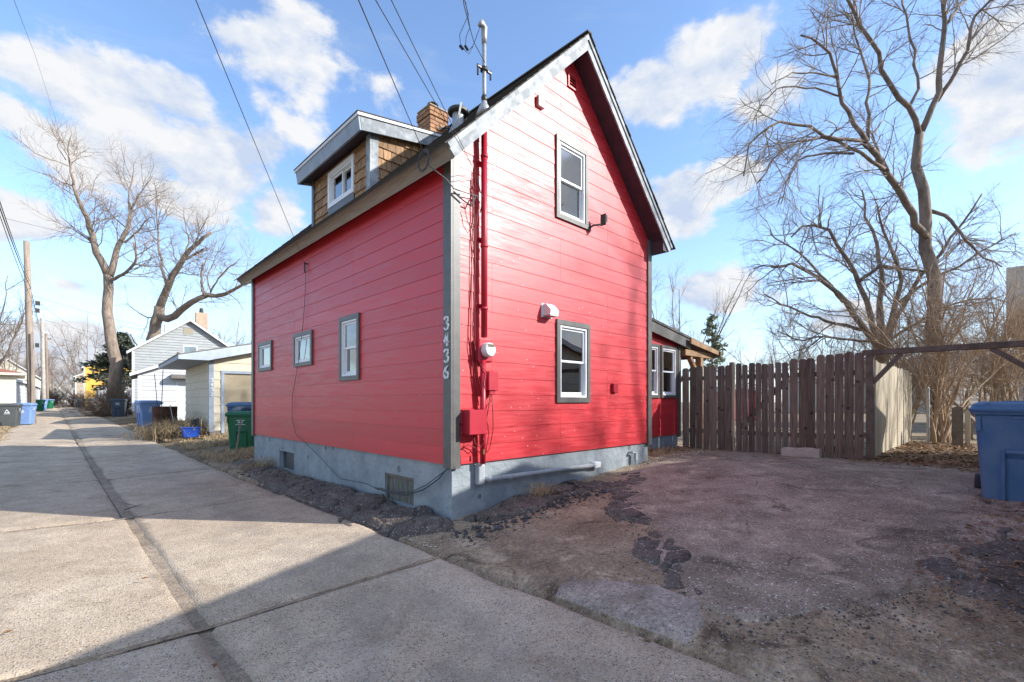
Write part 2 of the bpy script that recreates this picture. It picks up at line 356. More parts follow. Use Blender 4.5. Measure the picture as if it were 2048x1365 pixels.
def ground_mat(name, tones, specks, bump=.5, bsc=60, rough=.95, big=.6, stains=None, cracks=None, grain=(.3, .4, .25)):
    m = bpy.data.materials.new(name); m.use_nodes = True; nt = m.node_tree; N = nt.nodes; L = nt.links; b = N['Principled BSDF']
    b.inputs['Roughness'].default_value = rough; b.inputs['Specular IOR Level'].default_value = .25
    g = N.new('ShaderNodeNewGeometry'); P = g.outputs['Position']
    def noi(sc, det=5, dist=0, r=.6):
        n = N.new('ShaderNodeTexNoise'); n.inputs['Scale'].default_value = sc; n.inputs['Detail'].default_value = det; n.inputs['Roughness'].default_value = r; n.inputs['Distortion'].default_value = dist; L.new(P, n.inputs['Vector']); return n.outputs['Fac']
    def rng(v, a, c):
        n = N.new('ShaderNodeMapRange'); n.interpolation_type = 'SMOOTHSTEP'; n.inputs[1].default_value = a; n.inputs[2].default_value = c; L.new(v, n.inputs[0]); return n.outputs[0]
    def mix(f, a, c):
        n = N.new('ShaderNodeMix'); n.data_type = 'RGBA'
        if isinstance(f, float): n.inputs[0].default_value = f
        else: L.new(f, n.inputs[0])
        for k, v in ((6, a), (7, c)):
            if isinstance(v, tuple): n.inputs[k].default_value = (*v, 1)
            else: L.new(v, n.inputs[k])
        return n.outputs[2]
    col = mix(rng(noi(big, 6), .38, .62), tones[0], tones[1])
    if len(tones) > 2: col = mix(rng(noi(big * 2.7, 7, .6), .52, .70), col, tones[2])
    if len(tones) > 3: col = mix(rng(noi(big * 1.7, 7, 1.2), .56, .68), col, tones[3])
    hts = []
    for (c, sc, th) in specks:
        v = N.new('ShaderNodeTexVoronoi'); v.inputs['Scale'].default_value = sc; L.new(P, v.inputs['Vector'])
        sp = N.new('ShaderNodeSeparateColor'); L.new(v.outputs['Color'], sp.inputs[0])
        a = N.new('ShaderNodeMath'); a.operation = 'LESS_THAN'; L.new(sp.outputs[0], a.inputs[0]); a.inputs[1].default_value = th
        d = rng(v.outputs['Distance'], .48, .36); mm = N.new('ShaderNodeMath'); mm.operation = 'MULTIPLY'; L.new(a.outputs[0], mm.inputs[0]); L.new(d, mm.inputs[1])
        m2 = N.new('ShaderNodeMath'); m2.operation = 'MULTIPLY'; L.new(mm.outputs[0], m2.inputs[0]); L.new(sp.outputs[1], m2.inputs[1])
        col = mix(m2.outputs[0], col, c)
    if stains:
        for (axis, pos, half, c, k) in stains:
            s = N.new('ShaderNodeSeparateXYZ'); L.new(P, s.inputs[0])
            w = N.new('ShaderNodeMath'); w.operation = 'MULTIPLY_ADD'; L.new(noi(1.3, 5), w.inputs[0]); w.inputs[1].default_value = half * 4; w.inputs[2].default_value = -pos - half * 2
            a = N.new('ShaderNodeMath'); a.operation = 'ADD'; L.new(s.outputs[axis], a.inputs[0]); L.new(w.outputs[0], a.inputs[1])
            ab = N.new('ShaderNodeMath'); ab.operation = 'ABSOLUTE'; L.new(a.outputs[0], ab.inputs[0])
            f = rng(ab.outputs[0], half, half * .3); m3 = N.new('ShaderNodeMath'); m3.operation = 'MULTIPLY'; L.new(f, m3.inputs[0]); L.new(rng(noi(2.6, 5), .3, .6), m3.inputs[1])
            m4 = N.new('ShaderNodeMath'); m4.operation = 'MULTIPLY'; L.new(m3.outputs[0], m4.inputs[0]); m4.inputs[1].default_value = k
            col = mix(m4.outputs[0], col, c)
    if cracks:
        vm_ = N.new('ShaderNodeVectorMath'); vm_.operation = 'MULTIPLY_ADD'; nz = N.new('ShaderNodeTexNoise'); nz.inputs['Scale'].default_value = 4; nz.inputs['Detail'].default_value = 6; L.new(P, nz.inputs['Vector'])
        L.new(nz.outputs['Color'], vm_.inputs[0]); vm_.inputs[1].default_value = (.35, .35, 0); L.new(P, vm_.inputs[2])
        fl = N.new('ShaderNodeVectorMath'); fl.operation = 'MULTIPLY'; L.new(vm_.outputs[0], fl.inputs[0]); fl.inputs[1].default_value = (1, 1, 0)
        vv = N.new('ShaderNodeTexVoronoi'); vv.feature = 'DISTANCE_TO_EDGE'; vv.inputs['Scale'].default_value = cracks[0]; L.new(fl.outputs[0], vv.inputs['Vector'])
        cf = rng(vv.outputs['Distance'], cracks[1] * cracks[0], 0.0); m5 = N.new('ShaderNodeMath'); m5.operation = 'MULTIPLY'; L.new(cf, m5.inputs[0]); L.new(rng(noi(.8, 3), .50, .62), m5.inputs[1])
        col = mix(m5.outputs[0], col, cracks[2])
    for sc_, k_ in ((30, grain[0]), (140, grain[1]), (3.5, grain[2])):       # grain at several sizes
        r = N.new('ShaderNodeMapRange'); r.inputs[1].default_value = .3; r.inputs[2].default_value = .7; r.inputs[3].default_value = 1 - k_; r.inputs[4].default_value = 1 + k_; L.new(noi(sc_, 4), r.inputs[0])
        x = N.new('ShaderNodeVectorMath'); x.operation = 'SCALE'; L.new(col, x.inputs[0]); L.new(r.outputs[0], x.inputs[3]); col = x.outputs[0]
    L.new(col, b.inputs['Base Color'])
    bp = N.new('ShaderNodeBump'); bp.inputs['Strength'].default_value = bump; bp.inputs['Distance'].default_value = .016
    n = N.new('ShaderNodeTexVoronoi'); n.inputs['Scale'].default_value = bsc; L.new(P, n.inputs['Vector']); L.new(n.outputs['Distance'], bp.inputs['Height']); L.new(bp.outputs[0], b.inputs['Normal'])
    MATS[name] = m; return m
MCONC = ground_mat('exposed_aggregate_concrete', [(.48, .378, .27), (.55, .448, .33), (.42, .326, .23)],
                   [((.11, .10, .09), 75, .34), ((.55, .52, .48), 85, .22), ((.20, .13, .09), 60, .12), ((.09, .075, .065), 120, .4), ((.62, .56, .48), 50, .08)], bump=.4, bsc=80, grain=(.10, .22, .14), cracks=(.16, .005, (.17, .135, .10)),
                   stains=[(0, -2.58, .12, (.24, .19, .14), .55), (0, -3.7, .45, (.30, .24, .18), .35), (0, -1.5, .5, (.28, .235, .19), .35)])
MDIRT = ground_mat('packed_dirt', [(.26, .188, .122), (.36, .27, .18), (.48, .37, .255), (.13, .088, .056)],
                   [((.36, .32, .28), 46, .10), ((.06, .05, .045), 60, .18), ((.42, .38, .34), 80, .12)], bump=.7, bsc=45, big=1.1)
MASPH = ground_mat('worn_asphalt', [(.25, .195, .148), (.345, .275, .215), (.45, .36, .275), (.145, .112, .084)],
                   [((.66, .62, .57), 52, .17), ((.07, .055, .048), 55, .38), ((.75, .68, .60), 100, .14), ((.30, .15, .09), 70, .06)], bump=.6, bsc=60, big=.9, grain=(.14, .32, .25), cracks=(.6, .012, (.07, .05, .038)))
MASPD = ground_mat('dark_broken_asphalt', [(.105, .086, .075), (.15, .124, .106), (.20, .163, .13)],
                   [((.36, .33, .31), 42, .15), ((.02, .018, .018), 50, .3), ((.5, .47, .44), 70, .10)], bump=.8, bsc=40, big=2.5, grain=(.12, .25, .2), cracks=(2.2, .02, (.025, .02, .018)))
MYARD = ground_mat('dead_lawn', [(.20, .15, .095), (.28, .22, .14), (.16, .115, .075)], [((.38, .31, .2), 30, .2), ((.08, .06, .04), 24, .2)], bump=1, bsc=16, big=.8)

far = grid('ground', -420, 460, -120, 700, 20, lambda x, y: np.where((np.abs(x) < 70) & (y > -40) & (y < 150), -.75, .3), MYARD, kind='structure', smooth=False)
grid('yard_ground', -70, 70, -40, 150, .9, lambda x, y: G(x, y) - .04 + .05 * fbm(x, y, .5) * (np.abs(x + 2.6) > 2.2) - .25 * ((x > -.9) & (x < 9.6) & (y > -7) & (y < 9)), MYARD, kind='structure')
def near_z(x, y):
    z = G(x, y) + .035 * fbm(x, y, 1.3, 5) + .012 * fbm(x, y, 9, 3)
    z = z - .015 * sstep(.07, .0, np.abs(x + .60 - .12 * fbm(y, y * 0 + 2, .9))) * (y < -1.2)
    return np.where(x < -.62, z - .012, z)
grid('dirt_yard', -.7, 9.7, -7.4, 9.2, .045, near_z, MDIRT, kind='structure')

# alley: separate concrete slabs either side of the drain line
alley = mark(bpy.data.objects.new('alley', None), kind='structure'); COL.objects.link(alley); BASE['alley'] = Vector((0, 0, 0))
js = [-.75 + 4.17 * k for k in range(-4, 22)]
for k in range(len(js) - 1):
    y0, y1 = js[k] + .004, js[k + 1] - .004
    for s, (x0, x1) in enumerate(((-4.62, -2.60), (-2.588, -.68))):
        st = .05 if js[k] < 1 else (.14 if js[k] < 12 else .4)
        dz = rnd.uniform(-.006, .006); yb, ye, xa, xb = y0, y1, x0, x1
        def zf(x, y, yb=yb, ye=ye, xa=xa, xb=xb, dz=dz):
            z = alleyz(x, y) + dz + .012 * fbm(x, y, .8)
            e = np.minimum(np.minimum(x - xa, xb - x), np.minimum(y - yb, ye - y))
            return z - .05 * (e < .01)
        o = grid('concrete_slab', x0, x1, y0, y1, st, zf, MCONC, parent=alley)
        # ragged outer edge
        me = o.data
        if s == 1 and js[k] < 12:
            co = np.empty(len(me.vertices) * 3, np.float32); me.vertices.foreach_get('co', co); co = co.reshape(-1, 3)
            w = sstep(-1.2, -.68, co[:, 0]); co[:, 0] += w * (.16 * fbm(co[:, 1], co[:, 1] * 0 + 3., 1.3, 5) - .01); me.vertices.foreach_set('co', co.ravel()); me.update()
for k, yy in enumerate(js[1:14]):        # dirt packed in the joints
    grid('joint_fill', -4.6, -.7, yy - .03, yy + .03, .02, lambda x, y: alleyz(x, y) + .035 * fbm(x, y, 3.5, 5) - .009, MDIRT, parent=alley)
grid('drain_fill', -2.65, -2.54, -15, 24, .025, lambda x, y: alleyz(x, y) - .018 + .06 * fbm(x, y, 2.2, 5), ground_mat('drain_silt', [(.26, .205, .15), (.34, .275, .205)], [((.12, .10, .08), 90, .3)], bump=.4, bsc=80), parent=alley)

# broken asphalt of the parking pad
def polysd(px, py, poly):
    """signed distance to a polygon, + inside"""
    d = np.full(px.shape, 1e9); ins = np.zeros(px.shape, bool); n = len(poly)
    for i in range(n):
        ax, ay = poly[i]; bx, by = poly[(i + 1) % n]; ex, ey = bx - ax, by - ay; wx, wy = px - ax, py - ay
        t = np.clip((wx * ex + wy * ey) / (ex * ex + ey * ey), 0, 1); d = np.minimum(d, np.hypot(wx - t * ex, wy - t * ey))
        c = ((ay > py) != (by > py)) & (px < (bx - ax) * (py - ay) / (by - ay + 1e-12) + ax); ins ^= c
    return np.where(ins, d, -d)
def sheet(name, poly, mat, rough_edge, h, x0, x1, y0, y1, step=.04, crack=None, dip=0, lump=0, **kw):
    def sd(x, y): return polysd(x, y, poly) + rough_edge * fbm(x, y, 2.2, 5) * 2
    def zf(x, y):
        s = sd(x, y); e = np.clip(s / .05, -1.2, 1); z = near_z(x, y) + h * np.where(e > 0, np.sqrt(np.clip(e, 0, 1)), e)
        z = z + lump * fbm(x, y, 2.0, 4) + .006 * fbm(x, y, 14, 2)
        if crack:
            dd, cid = voro(x + .12 * fbm(x, y, 3), y + .12 * fbm(y, x, 3), crack[0], 3)
            z = z - crack[1] * (1 - sstep(0, crack[2], dd)) + (cid - .5) * crack[3]
        return z
    return grid(name, x0, x1, y0, y1, step, zf, mat, keep=lambda x, y: sd(x, y) > -.03, smooth=True, **kw)
sheet('asphalt_pad', [(2.9, -.35), (2.3, -.75), (1.9, -.95), (1.35, -1.54), (.9, -2.05), (.36, -2.48), (.05, -2.75), (-.12, -3.1), (.05, -3.55), (.7, -3.95), (1.4, -4.35), (2.4, -4.75), (4.2, -5.2), (6.2, -4.6), (6.9, -3.4), (6.9, -.4), (5.6, .0), (4.6, -.2)],
      MASPH, .26, .020, -.3, 7.2, -5.4, .3, .03, crack=(.45, .012, .03, .008), lump=.02, kind='structure')
sheet('asphalt_patch', [(-.60, -2.10), (-.42, -2.04), (-.22, -2.24), (-.05, -2.62), (-.10, -2.95), (-.34, -3.12), (-.58, -3.12), (-.62, -2.7)],
      MASPH, .035, .022, -.7, .1, -3.3, -1.9, .02, kind='structure')
MPATCH = ground_mat('light_asphalt_patch', [(.33, .265, .215), (.41, .34, .285), (.27, .215, .17)], [((.11, .10, .09), 60, .3), ((.5, .48, .44), 80, .2)], bump=.6, bsc=60, big=1.2)
bpy.data.objects['asphalt_patch'].data.materials[0] = MPATCH
sheet('asphalt_strip', [(-.02, 7.6), (-.3, 7.9), (-.62, 5.4), (-.72, 3.8), (-.84, 1.7), (-.84, .55), (-.70, .12), (-.45, -.10), (-.20, -.30), (.02, -.05), (-.02, .1)],
      MASPD, .10, .065, -1.05, .06, -.5, 8.1, .025, crack=(2.6, .05, .035, .04), lump=.06, kind='structure')
sheet('asphalt_skirt', [(.06, -.06), (.22, -.42), (.8, -.62), (1.25, -.50), (1.9, -.55), (2.5, -.4), (2.3, -.15), (2.2, .0)],
      MASPD, .07, .055, 0, 2.8, -.9, .0, .028, crack=(2.0, .05, .05, .04), lump=.06, kind='structure')
sheet('asphalt_broken_edge', [(3.0, -.42), (2.2, -.62), (1.75, -.90), (1.25, -1.40), (.75, -1.95), (.28, -2.40), (-.1, -2.72), (.06, -2.86), (.5, -2.62), (1.02, -2.16), (1.5, -1.66), (2.0, -1.15), (2.5, -.85), (3.2, -.6)],
      MASPD, .42, .028, -.4, 3.4, -3.1, -.2, .022, crack=(3.5, .04, .05, .02), lump=.02, kind='structure')
sheet('asphalt_fragment_field', [(1.0, -4.2), (1.5, -3.95), (2.4, -4.35), (3.3, -4.6), (3.0, -5.1), (1.6, -4.9), (.9, -4.6)],
      MASPD, .12, .03, .6, 3.6, -5.4, -3.7, .03, crack=(2.4, .04, .04, .03), lump=.03, kind='structure')

# ================================================================ RED HOUSE
HW, HL, ZB, ZE, PK = 4.40, 7.45, .51, 4.30, 6.50   # width, length, siding bottom, roof plane at the wall, roof peak
house = thing('red_house', 'tall narrow red house with grey trim, cedar dormer and number 3436', 'house')
def P3(pl, u, z, d):                                # d = outwards from the wall
    if pl == 'w': return (-d, u, z)                 # alley wall, u = y
    if pl == 's': return (u, -d, z)                 # gable wall, u = x
    return (u, pl - d, z)                           # wall parallel to the gable at y = pl
def pbox(mb, pl, u0, u1, z0, z1, d0, d1):
    f = [P3(pl, u, z, d1) for u, z in ((u0, z0), (u1, z0), (u1, z1), (u0, z1))]; b = [P3(pl, u, z, d0) for u, z in ((u0, z0), (u1, z0), (u1, z1), (u0, z1))]
    return mb.prism(f, b)
def cut(rects, h):
    out = []
    for (a, b, c, d) in rects:
        if h[1] <= a or h[0] >= b or h[3] <= c or h[2] >= d: out.append((a, b, c, d)); continue
        if h[0] > a: out.append((a, h[0], c, d))
        if h[1] < b: out.append((h[1], b, c, d))
        m0, m1 = max(a, h[0]), min(b, h[1])
        if h[2] > c: out.append((m0, m1, c, h[2]))
        if h[3] < d: out.append((m0, m1, h[3], d))
    return out
def clip(poly, f):                                  # keep f(u,z) >= 0
    out = []
    for i in range(len(poly)):
        a, b = poly[i], poly[(i + 1) % len(poly)]; fa, fb = f(*a), f(*b)
        if fa >= 0: out.append(a)
        if fa * fb < 0: t = fa / (fa - fb); out.append((a[0] + t * (b[0] - a[0]), a[1] + t * (b[1] - a[1])))
    return out
def board(pl, u0, u1, z0, z1, holes, planes, name, mat, parent, lo=.0105, hi=.004, gap=.0015):
    rs = [(u0 + gap, u1 - gap, z0, z1)]
    for h in holes: rs = cut(rs, h)
    for (a, b, c, d) in rs:
        if b - a < .004 or d - c < .004: continue
        poly = [(a, c), (b, c), (b, d), (a, d)]
        for f in planes: poly = clip(poly, f)
        if len(poly) < 3: continue
        off = lambda z: lo + (hi - lo) * (z - z0) / (z1 - z0)
        MB().prism([P3(pl, u, z, off(z)) for u, z in poly], [P3(pl, u, z, -.002) for u, z in poly]).obj(name, mat, parent)
roofin = 4.30 - .21
gable = [lambda u, z: (roofin + u) - z, lambda u, z: (roofin + (HW - u)) - z]
WL = [(6.13, 7.01, 1.90, 2.52), (4.01, 4.89, 1.89, 2.51), (2.24, 2.91, 1.57, 2.57)]      # alley wall windows y0 y1 z0 z1
WG = [(1.83, 2.61, 1.23, 2.42), (1.82, 2.56, 3.86, 5.04)]                                # gable windows
VENT = (2.09, 2.29, 5.84, 6.04)
cs = [ZB, ZB + .212] + [ZB + .212 + .2044 * k for k in range(1, 30)]
tr = .07
hl = [(a + tr, b - tr, c + tr, d - tr) for a, b, c, d in WL]; hg = [(a + tr, b - tr, c + tr, d - tr) for a, b, c, d in WG] + [VENT]
for k in range(len(cs) - 1):
    z0, z1 = cs[k], cs[k + 1] + .004
    if z0 < roofin:
        z1c = min(z1, roofin)
        sp = [0, 2.45, HL] if (k // 3) % 2 == 0 else [0, 4.9, HL]
        for a, b in zip(sp, sp[1:]): board('w', a, b, z0, z1c, hl, [], 'siding_board', RED, house)
    sp = [0, 1.93, HW] if (k // 3) % 2 == 0 else [0, .62, 3.1, HW]
    for a, b in zip(sp, sp[1:]): board('s', a, b, z0, z1, hg, gable, 'siding_board', RED, house)
# sheathing with the same openings, foundation, inner floor
def panel(pl, u0, u1, z0, z1, holes, planes, name, mat, th=.1, parent=house):
    rs = [(u0, u1, z0, z1)]
    for h in holes: rs = cut(rs, h)
    mb = MB()
    for (a, b, c, d) in rs:
        poly = [(a, c), (b, c), (b, d), (a, d)]
        for f in planes: poly = clip(poly, f)
        if len(poly) >= 3: mb.prism([P3(pl, u, z, -.003) for u, z in poly], [P3(pl, u, z, -th) for u, z in poly])
    return mb.obj(name, mat, parent)
panel('w', .1, HL, ZB, roofin, hl, [], 'wall_core', DARK)
panel('s', 0, HW, ZB, 6.4, hg, gable, 'wall_core', DARK)
mb = MB()
mb.box(HW - .1, HW, .1, HL, .3, roofin)
mb.prism([(.1, HL, .3), (HW - .1, HL, .3), (HW - .1, HL, roofin), (HW / 2, HL, 6.25), (.1, HL, roofin)], [(.1, HL - .1, .3), (HW - .1, HL - .1, .3), (HW - .1, HL - .1, roofin), (HW / 2, HL - .1, 6.25), (.1, HL - .1, roofin)])
mb.obj('rear_walls', RED, house)
MB().box(.1, HW - .1, .1, HL - .1, .5, .56).box(.1, HW - .1, .1, HL - .1, 3.05, 3.2).box(.9, .95, .1, HL - .1, .56, 3.05).box(1.0, 3.4, 1.2, 1.25, 3.2, 5.0).box(.1, HW - .1, 1.2, 1.25, .56, 3.05).obj('interior', DARK, house)
# foundation, alley side with two window recesses
BW = [(5.0, 5.8, -.10, .29), (.83, 1.56, -.10, .26)]
rs = [(0.2805, HL, -.6, ZB)]
for b in BW: rs = cut(rs, b)
mb = MB()
for (a, b, c, d) in rs: mb.box(.022, .28, a, b, c, d)
mb.box(.022, HW - .02, .022, .28, -.6, ZB); mb.box(HW - .28, HW - .02, .28, HL, -.6, ZB); mb.box(.28, HW - .28, HL - .25, HL, -.6, ZB)
mb.obj('foundation', FOUND, house)
for i, (a, b, c, d) in enumerate(BW):
    fr = MB().box(.03, .09, a, b, d - .035, d).box(.06, .09, a, a + .03, c, d - .035).box(.06, .09, b - .03, b, c, d - .035).obj('basement_window', BEAMW if i else BLUEG, house)
    if i:
        mb = MB()
        for k in range(7): mb.box(.065 + .002 * (k % 2), .085, a + .035 + k * .094, a + .035 + (k + 1) * .094 - .006, c, d - .036)
        mb.obj('board_cover', M('mossy_board', (.10, .10, .085), (.19, .19, .155), scale=6, rough=.9, stretch=(1, 6, 1)), fr)
    else: MB().box(.12, .14, a + .03, b - .03, c, d - .036).obj('pane', B_GREY, fr)
# corner boards
cb = MB().box(-.036, -.004, -.036, .115, .47, roofin + .05).box(-.004, .105, -.036, -.003, .47, roofin + .08).obj('corner_board', TRIM, house, bevel=.003)
MB().box(HW - .09, HW + .036, -.036, -.003, .47, roofin + .04).box(HW + .003, HW + .036, -.003, .1, .47, roofin).obj('corner_board', TRIM, house, bevel=.003)
MB().box(-.036, -.004, HL - .10, HL + .03, .47, roofin + .04).obj('corner_board', TRIM, house, bevel=.003)

# roof: two thick slabs with courses of shingles visible at the edges
OV, OS = .27, .27; Y0, Y1 = -OV, HL + .22
def roofslab(sg, name):
    X = lambda x: x if sg < 0 else HW - x
    mb = MB(); t = .145 * 1.4142
    A = [(-OS, PK - HW / 2 - OS), (HW / 2, PK), (HW / 2, PK - t), (-OS + .105, PK - HW / 2 - OS + .105 - t)]
    A[3] = (-OS + .105, A[0][1] - .105)
    mb.prism([(X(x), Y0, z) for x, z in A], [(X(x), Y1, z) for x, z in A]); return mb.obj(name, SOFF, house)
roofslab(-1, 'roof_deck'); roofslab(1, 'roof_deck')
r2 = math.sqrt(.5)
for sg in (-1, 1):
    X = lambda x: x if sg < 0 else HW - x
    # fascia board along the eave, square to the slope: upper drip strip proud of the board
    for (a, b, o, mt, nm) in ((.0, .045, .028, EAVE, 'drip_edge'), (.045, .165, .018, EAVE, 'eave_fascia')):
        q = lambda s, d: (-OS + s * r2 - d * r2, PK - HW / 2 - OS - s * r2 - d * r2)
        pts = [q(a, .001), q(a, o), q(b, o), q(b, .001)]
        MB().prism([(X(x), Y0 - .002, z) for x, z in pts], [(X(x), Y1, z) for x, z in pts]).obj(nm, mt, house)
    # rake boards
    for (a, b, o, mt, nm) in ((.004, .085, .042, TRIMW, 'rake_moulding'), (.085, .225, .024, TRIMW, 'rake_board')):
        tx_, tz_ = -OS - .015, PK - HW / 2 - OS - .015
        pts = [(tx_ + a / 2, tz_ - a / 2), (HW / 2, PK - a), (HW / 2, PK - b), (tx_ + b / 2, tz_ - b / 2)]
        for ys, nm2 in ((Y0, nm), (Y1 + .03, nm)):
            MB().prism([(X(x), ys - o, z) for x, z in pts], [(X(x), ys, z) for x, z in pts]).obj(nm2, mt, house)
    # shingle courses with rough drip line
    nC = 24; ln = (HW / 2 + OS + .03) * 1.4142
    for k in range(nC):
        s0 = k * ln / nC - .0; s1 = (k + 1) * ln / nC + .04; a0 = .014 + .003 * (k % 2)
        x0, z0 = HW / 2 - s0 * r2, PK - s0 * r2; x1, z1 = HW / 2 - s1 * r2, PK - s1 * r2
        if k == nC - 1: s1 -= .02
        if s1 > ln + .03: s1 = ln + .03; x1, z1 = HW / 2 - s1 * r2, PK - s1 * r2
        n0 = .008; n1 = a0
        yA = Y0 - .055 - rnd.uniform(0, .012); yB = Y1 + .05
        pts = [(x0, z0 + n0), (x0 - n0 * 0, z0 + .002), (x1, z1 + .002), (x1 - n1 * r2, z1 + n1 * r2)]
        MB().prism([(X(x), yA, z) for x, z in pts], [(X(x), yB, z) for x, z in pts]).obj('shingle_course', SHING, house)
MB().bar((HW / 2, Y0 - .06, PK + .014), (HW / 2, Y1 + .05, PK + .014), .10, .02).obj('ridge_cap', SHING, house)
# boxed eave return at the far corner of the gable
MB().prism([(HW + .003, -OV, 3.90), (HW + .165, -OV, 3.90), (HW + .165, -OV, 3.93), (HW + .003, -OV, 4.09)], [(HW + .003, HL, 3.90), (HW + .165, HL, 3.90), (HW + .165, HL, 3.93), (HW + .003, HL, 4.09)]).obj('eave_box', SOFF, house)
MB().box(-.02, -.004, .12, HL - .1, roofin - .012, roofin + .02).obj('frieze_board', SOFF, house)

# windows
def ring(mb, pl, a, b, c, d, w, d0, d1, wb=None):
    wb = wb or w
    pbox(mb, pl, a, b, d - w, d, d0, d1); pbox(mb, pl, a, b, c, c + wb, d0, d1)
    pbox(mb, pl, a, a + w, c + wb, d - w, d0, d1); pbox(mb, pl, b - w, b, c + wb, d - w, d0, d1); return mb
def window(parent, pl, a, b, c, d, kind='hung', trim=TRIM, tw=.07, back=None, lowback=None, proud=.038, label=None):
    w = ring(MB(), pl, a, b, c, d, tw, .002, proud).obj('window', trim, parent, bevel=.002, label=label)
    A, B, Cc, Dd = a + tw + .002, b - tw - .002, c + tw + .002, d - tw - .002
    ring(MB(), pl, A, B, Cc, Dd, .028, -.06, .024).obj('frame', WHITE, w)
    A += .030; B -= .030; Cc += .030; Dd -= .030
    if kind == 'hung':
        m = (Cc + Dd) / 2 + .01
        ring(MB(), pl, A, B, m - .018, Dd, .03, -.028, -.004).obj('upper_sash', WHITE, w)
        ring(MB(), pl, A, B, Cc, m + .012, .034, -.055, -.030, .045).obj('lower_sash', WHITE, w)
        pbox(MB(), pl, A + .032, B - .032, m + .014, Dd - .032, -.018, -.014).obj('pane', GLASS, w)
        pbox(MB(), pl, A + .036, B - .036, Cc + .047, m - .024, -.044, -.040).obj('pane', GLASS, w)
        bk = back or CURT; lb = lowback or bk
        pbox(MB(), pl, A - .02, B + .02, m, Dd + .02, -.14, -.135).obj('blind', bk, w)
        if lowback is not None: pbox(MB(), pl, A - .02, B + .02, Cc - .02, m - .002, -.16, -.155).obj('curtain', lb, w)
    elif kind == 'slide':
        m = (A + B) / 2
        ring(MB(), pl, A, m + .015, Cc, Dd, .03, -.055, -.030).obj('sash', WHITE, w)
        ring(MB(), pl, m - .015, B, Cc, Dd, .03, -.028, -.004).obj('sash', WHITE, w)
        pbox(MB(), pl, A + .032, m - .017, Cc + .032, Dd - .032, -.044, -.040).obj('pane', GLASS, w)
        pbox(MB(), pl, m + .017, B - .032, Cc + .032, Dd - .032, -.018, -.014).obj('pane', GLASS, w)
        pbox(MB(), pl, m - .0, B, Cc, Dd, -.14, -.135).obj('curtain', CURT, w)
    else:
        ring(MB(), pl, A, B, Cc, Dd, .028, -.03, -.004).obj('sash', WHITE, w)
        pbox(MB(), pl, A + .03, B - .03, Cc + .03, Dd - .03, -.020, -.016).obj('pane', GLASS, w)
        pbox(MB(), pl, A, B, Cc, Dd, -.08, -.075).obj('screen', back or SCREEN, w)
    return w
FOLI = M('patterned_curtain', (.06, .07, .07), (.22, .25, .25), scale=9, rough=.9)
REDC = M('dark_red_curtain', (.10, .02, .018), (.03, .02, .02), scale=3, rough=.9)
window(house, 'w', *WL[0], kind='fixed', tw=.07); window(house, 'w', *WL[1], kind='fixed', tw=.07)
window(house, 'w', *WL[2], kind='hung', tw=.07, back=FOLI, lowback=REDC)
GB = M('grey_reflective_shade', (.10, .10, .10), (.16, .155, .15), scale=3, rough=.8)
window(house, 's', *WG[0], kind='hung', tw=.075, back=BLIND, lowback=GB)
window(house, 's', *WG[1], kind='hung', tw=.07, back=M('dim_roller_blind', (.09, .10, .12), (.16, .17, .20), scale=3, rough=.8), lowback=GB)
# gable louvre vent
v = ring(MB(), 's', VENT[0], VENT[1], VENT[2], VENT[3], .02, -.03, .03).obj('gable_vent', RED, house)
pbox(MB(), 's', VENT[0], VENT[1], VENT[2], VENT[3], -.05, -.045).obj('vent_back', DARK, v)
for k in range(4):
    z = VENT[2] + .028 + k * .042
    MB().prism([(VENT[0] + .02, -.024, z), (VENT[0] + .02, -.026, z + .006), (VENT[0] + .02, .02, z + .030), (VENT[0] + .02, .02, z + .024)], [(VENT[1] - .02, -.024, z), (VENT[1] - .02, -.026, z + .006), (VENT[1] - .02, .02, z + .030), (VENT[1] - .02, .02, z + .024)]).obj('louvre', RED, v)
pbox(MB(), 's', 1.42, 1.55, 5.26, 5.40, .006, .06).obj('small_cover_box', WHITEP, house, bevel=.006)
pbox(MB(), 's', 3.20, 3.33, 1.39, 1.54, .006, .06).obj('outlet_cover', REDP, house, bevel=.008)
# exhaust hood
mb = MB(); pbox(mb, 's', 1.52, 1.74, 2.41, 2.60, .008, .02)
eh = mb.obj('exhaust_hood', WHITEP, house)
MB().prism([(1.55, -.02, 2.59), (1.55, -.02, 2.43), (1.55, -.15, 2.43), (1.55, -.16, 2.50), (1.55, -.07, 2.59)], [(1.72, -.02, 2.59), (1.72, -.02, 2.43), (1.72, -.15, 2.43), (1.72, -.16, 2.50), (1.72, -.07, 2.59)]).obj('hood', WHITEP, eh)
MB().box(1.555, 1.715, -.148, -.03, 2.418, 2.428).obj('flap', GALV, eh)
# service mast, meter, boxes, conduits
cx, cy = .425, -.085
sm = MB().tube([(cx, cy, 2.02), (cx, cy, 4.60)], .038, 14).obj('service_conduit', REDP, house, smooth=True)
for z in (4.18, 3.1, 2.35): MB().tube([(cx, cy, z), (cx, cy, z + .03)], .046, 14).obj('coupling', REDP, sm, smooth=True)
for z in (4.12, 3.2, 2.4): MB().box(cx - .05, cx + .05, -.05, -.015, z, z + .02).obj('strap', REDP, sm)
ms = MB().tube([(cx, cy, 4.60), (cx, cy, 5.62)], .024, 14).obj('service_mast', GALV, house, smooth=True)
MB().lathe([(.10, 4.68), (.06, 4.79), (.036, 4.83), (.03, 4.88), (.026, 4.89)], (cx, cy, 0), 16).obj('roof_flashing', GALV, ms, smooth=True)
MB().lathe([(.032, 4.84), (.038, 4.90), (.027, 4.93)], (cx, cy, 0), 14).obj('boot', BRZ, ms, smooth=True)
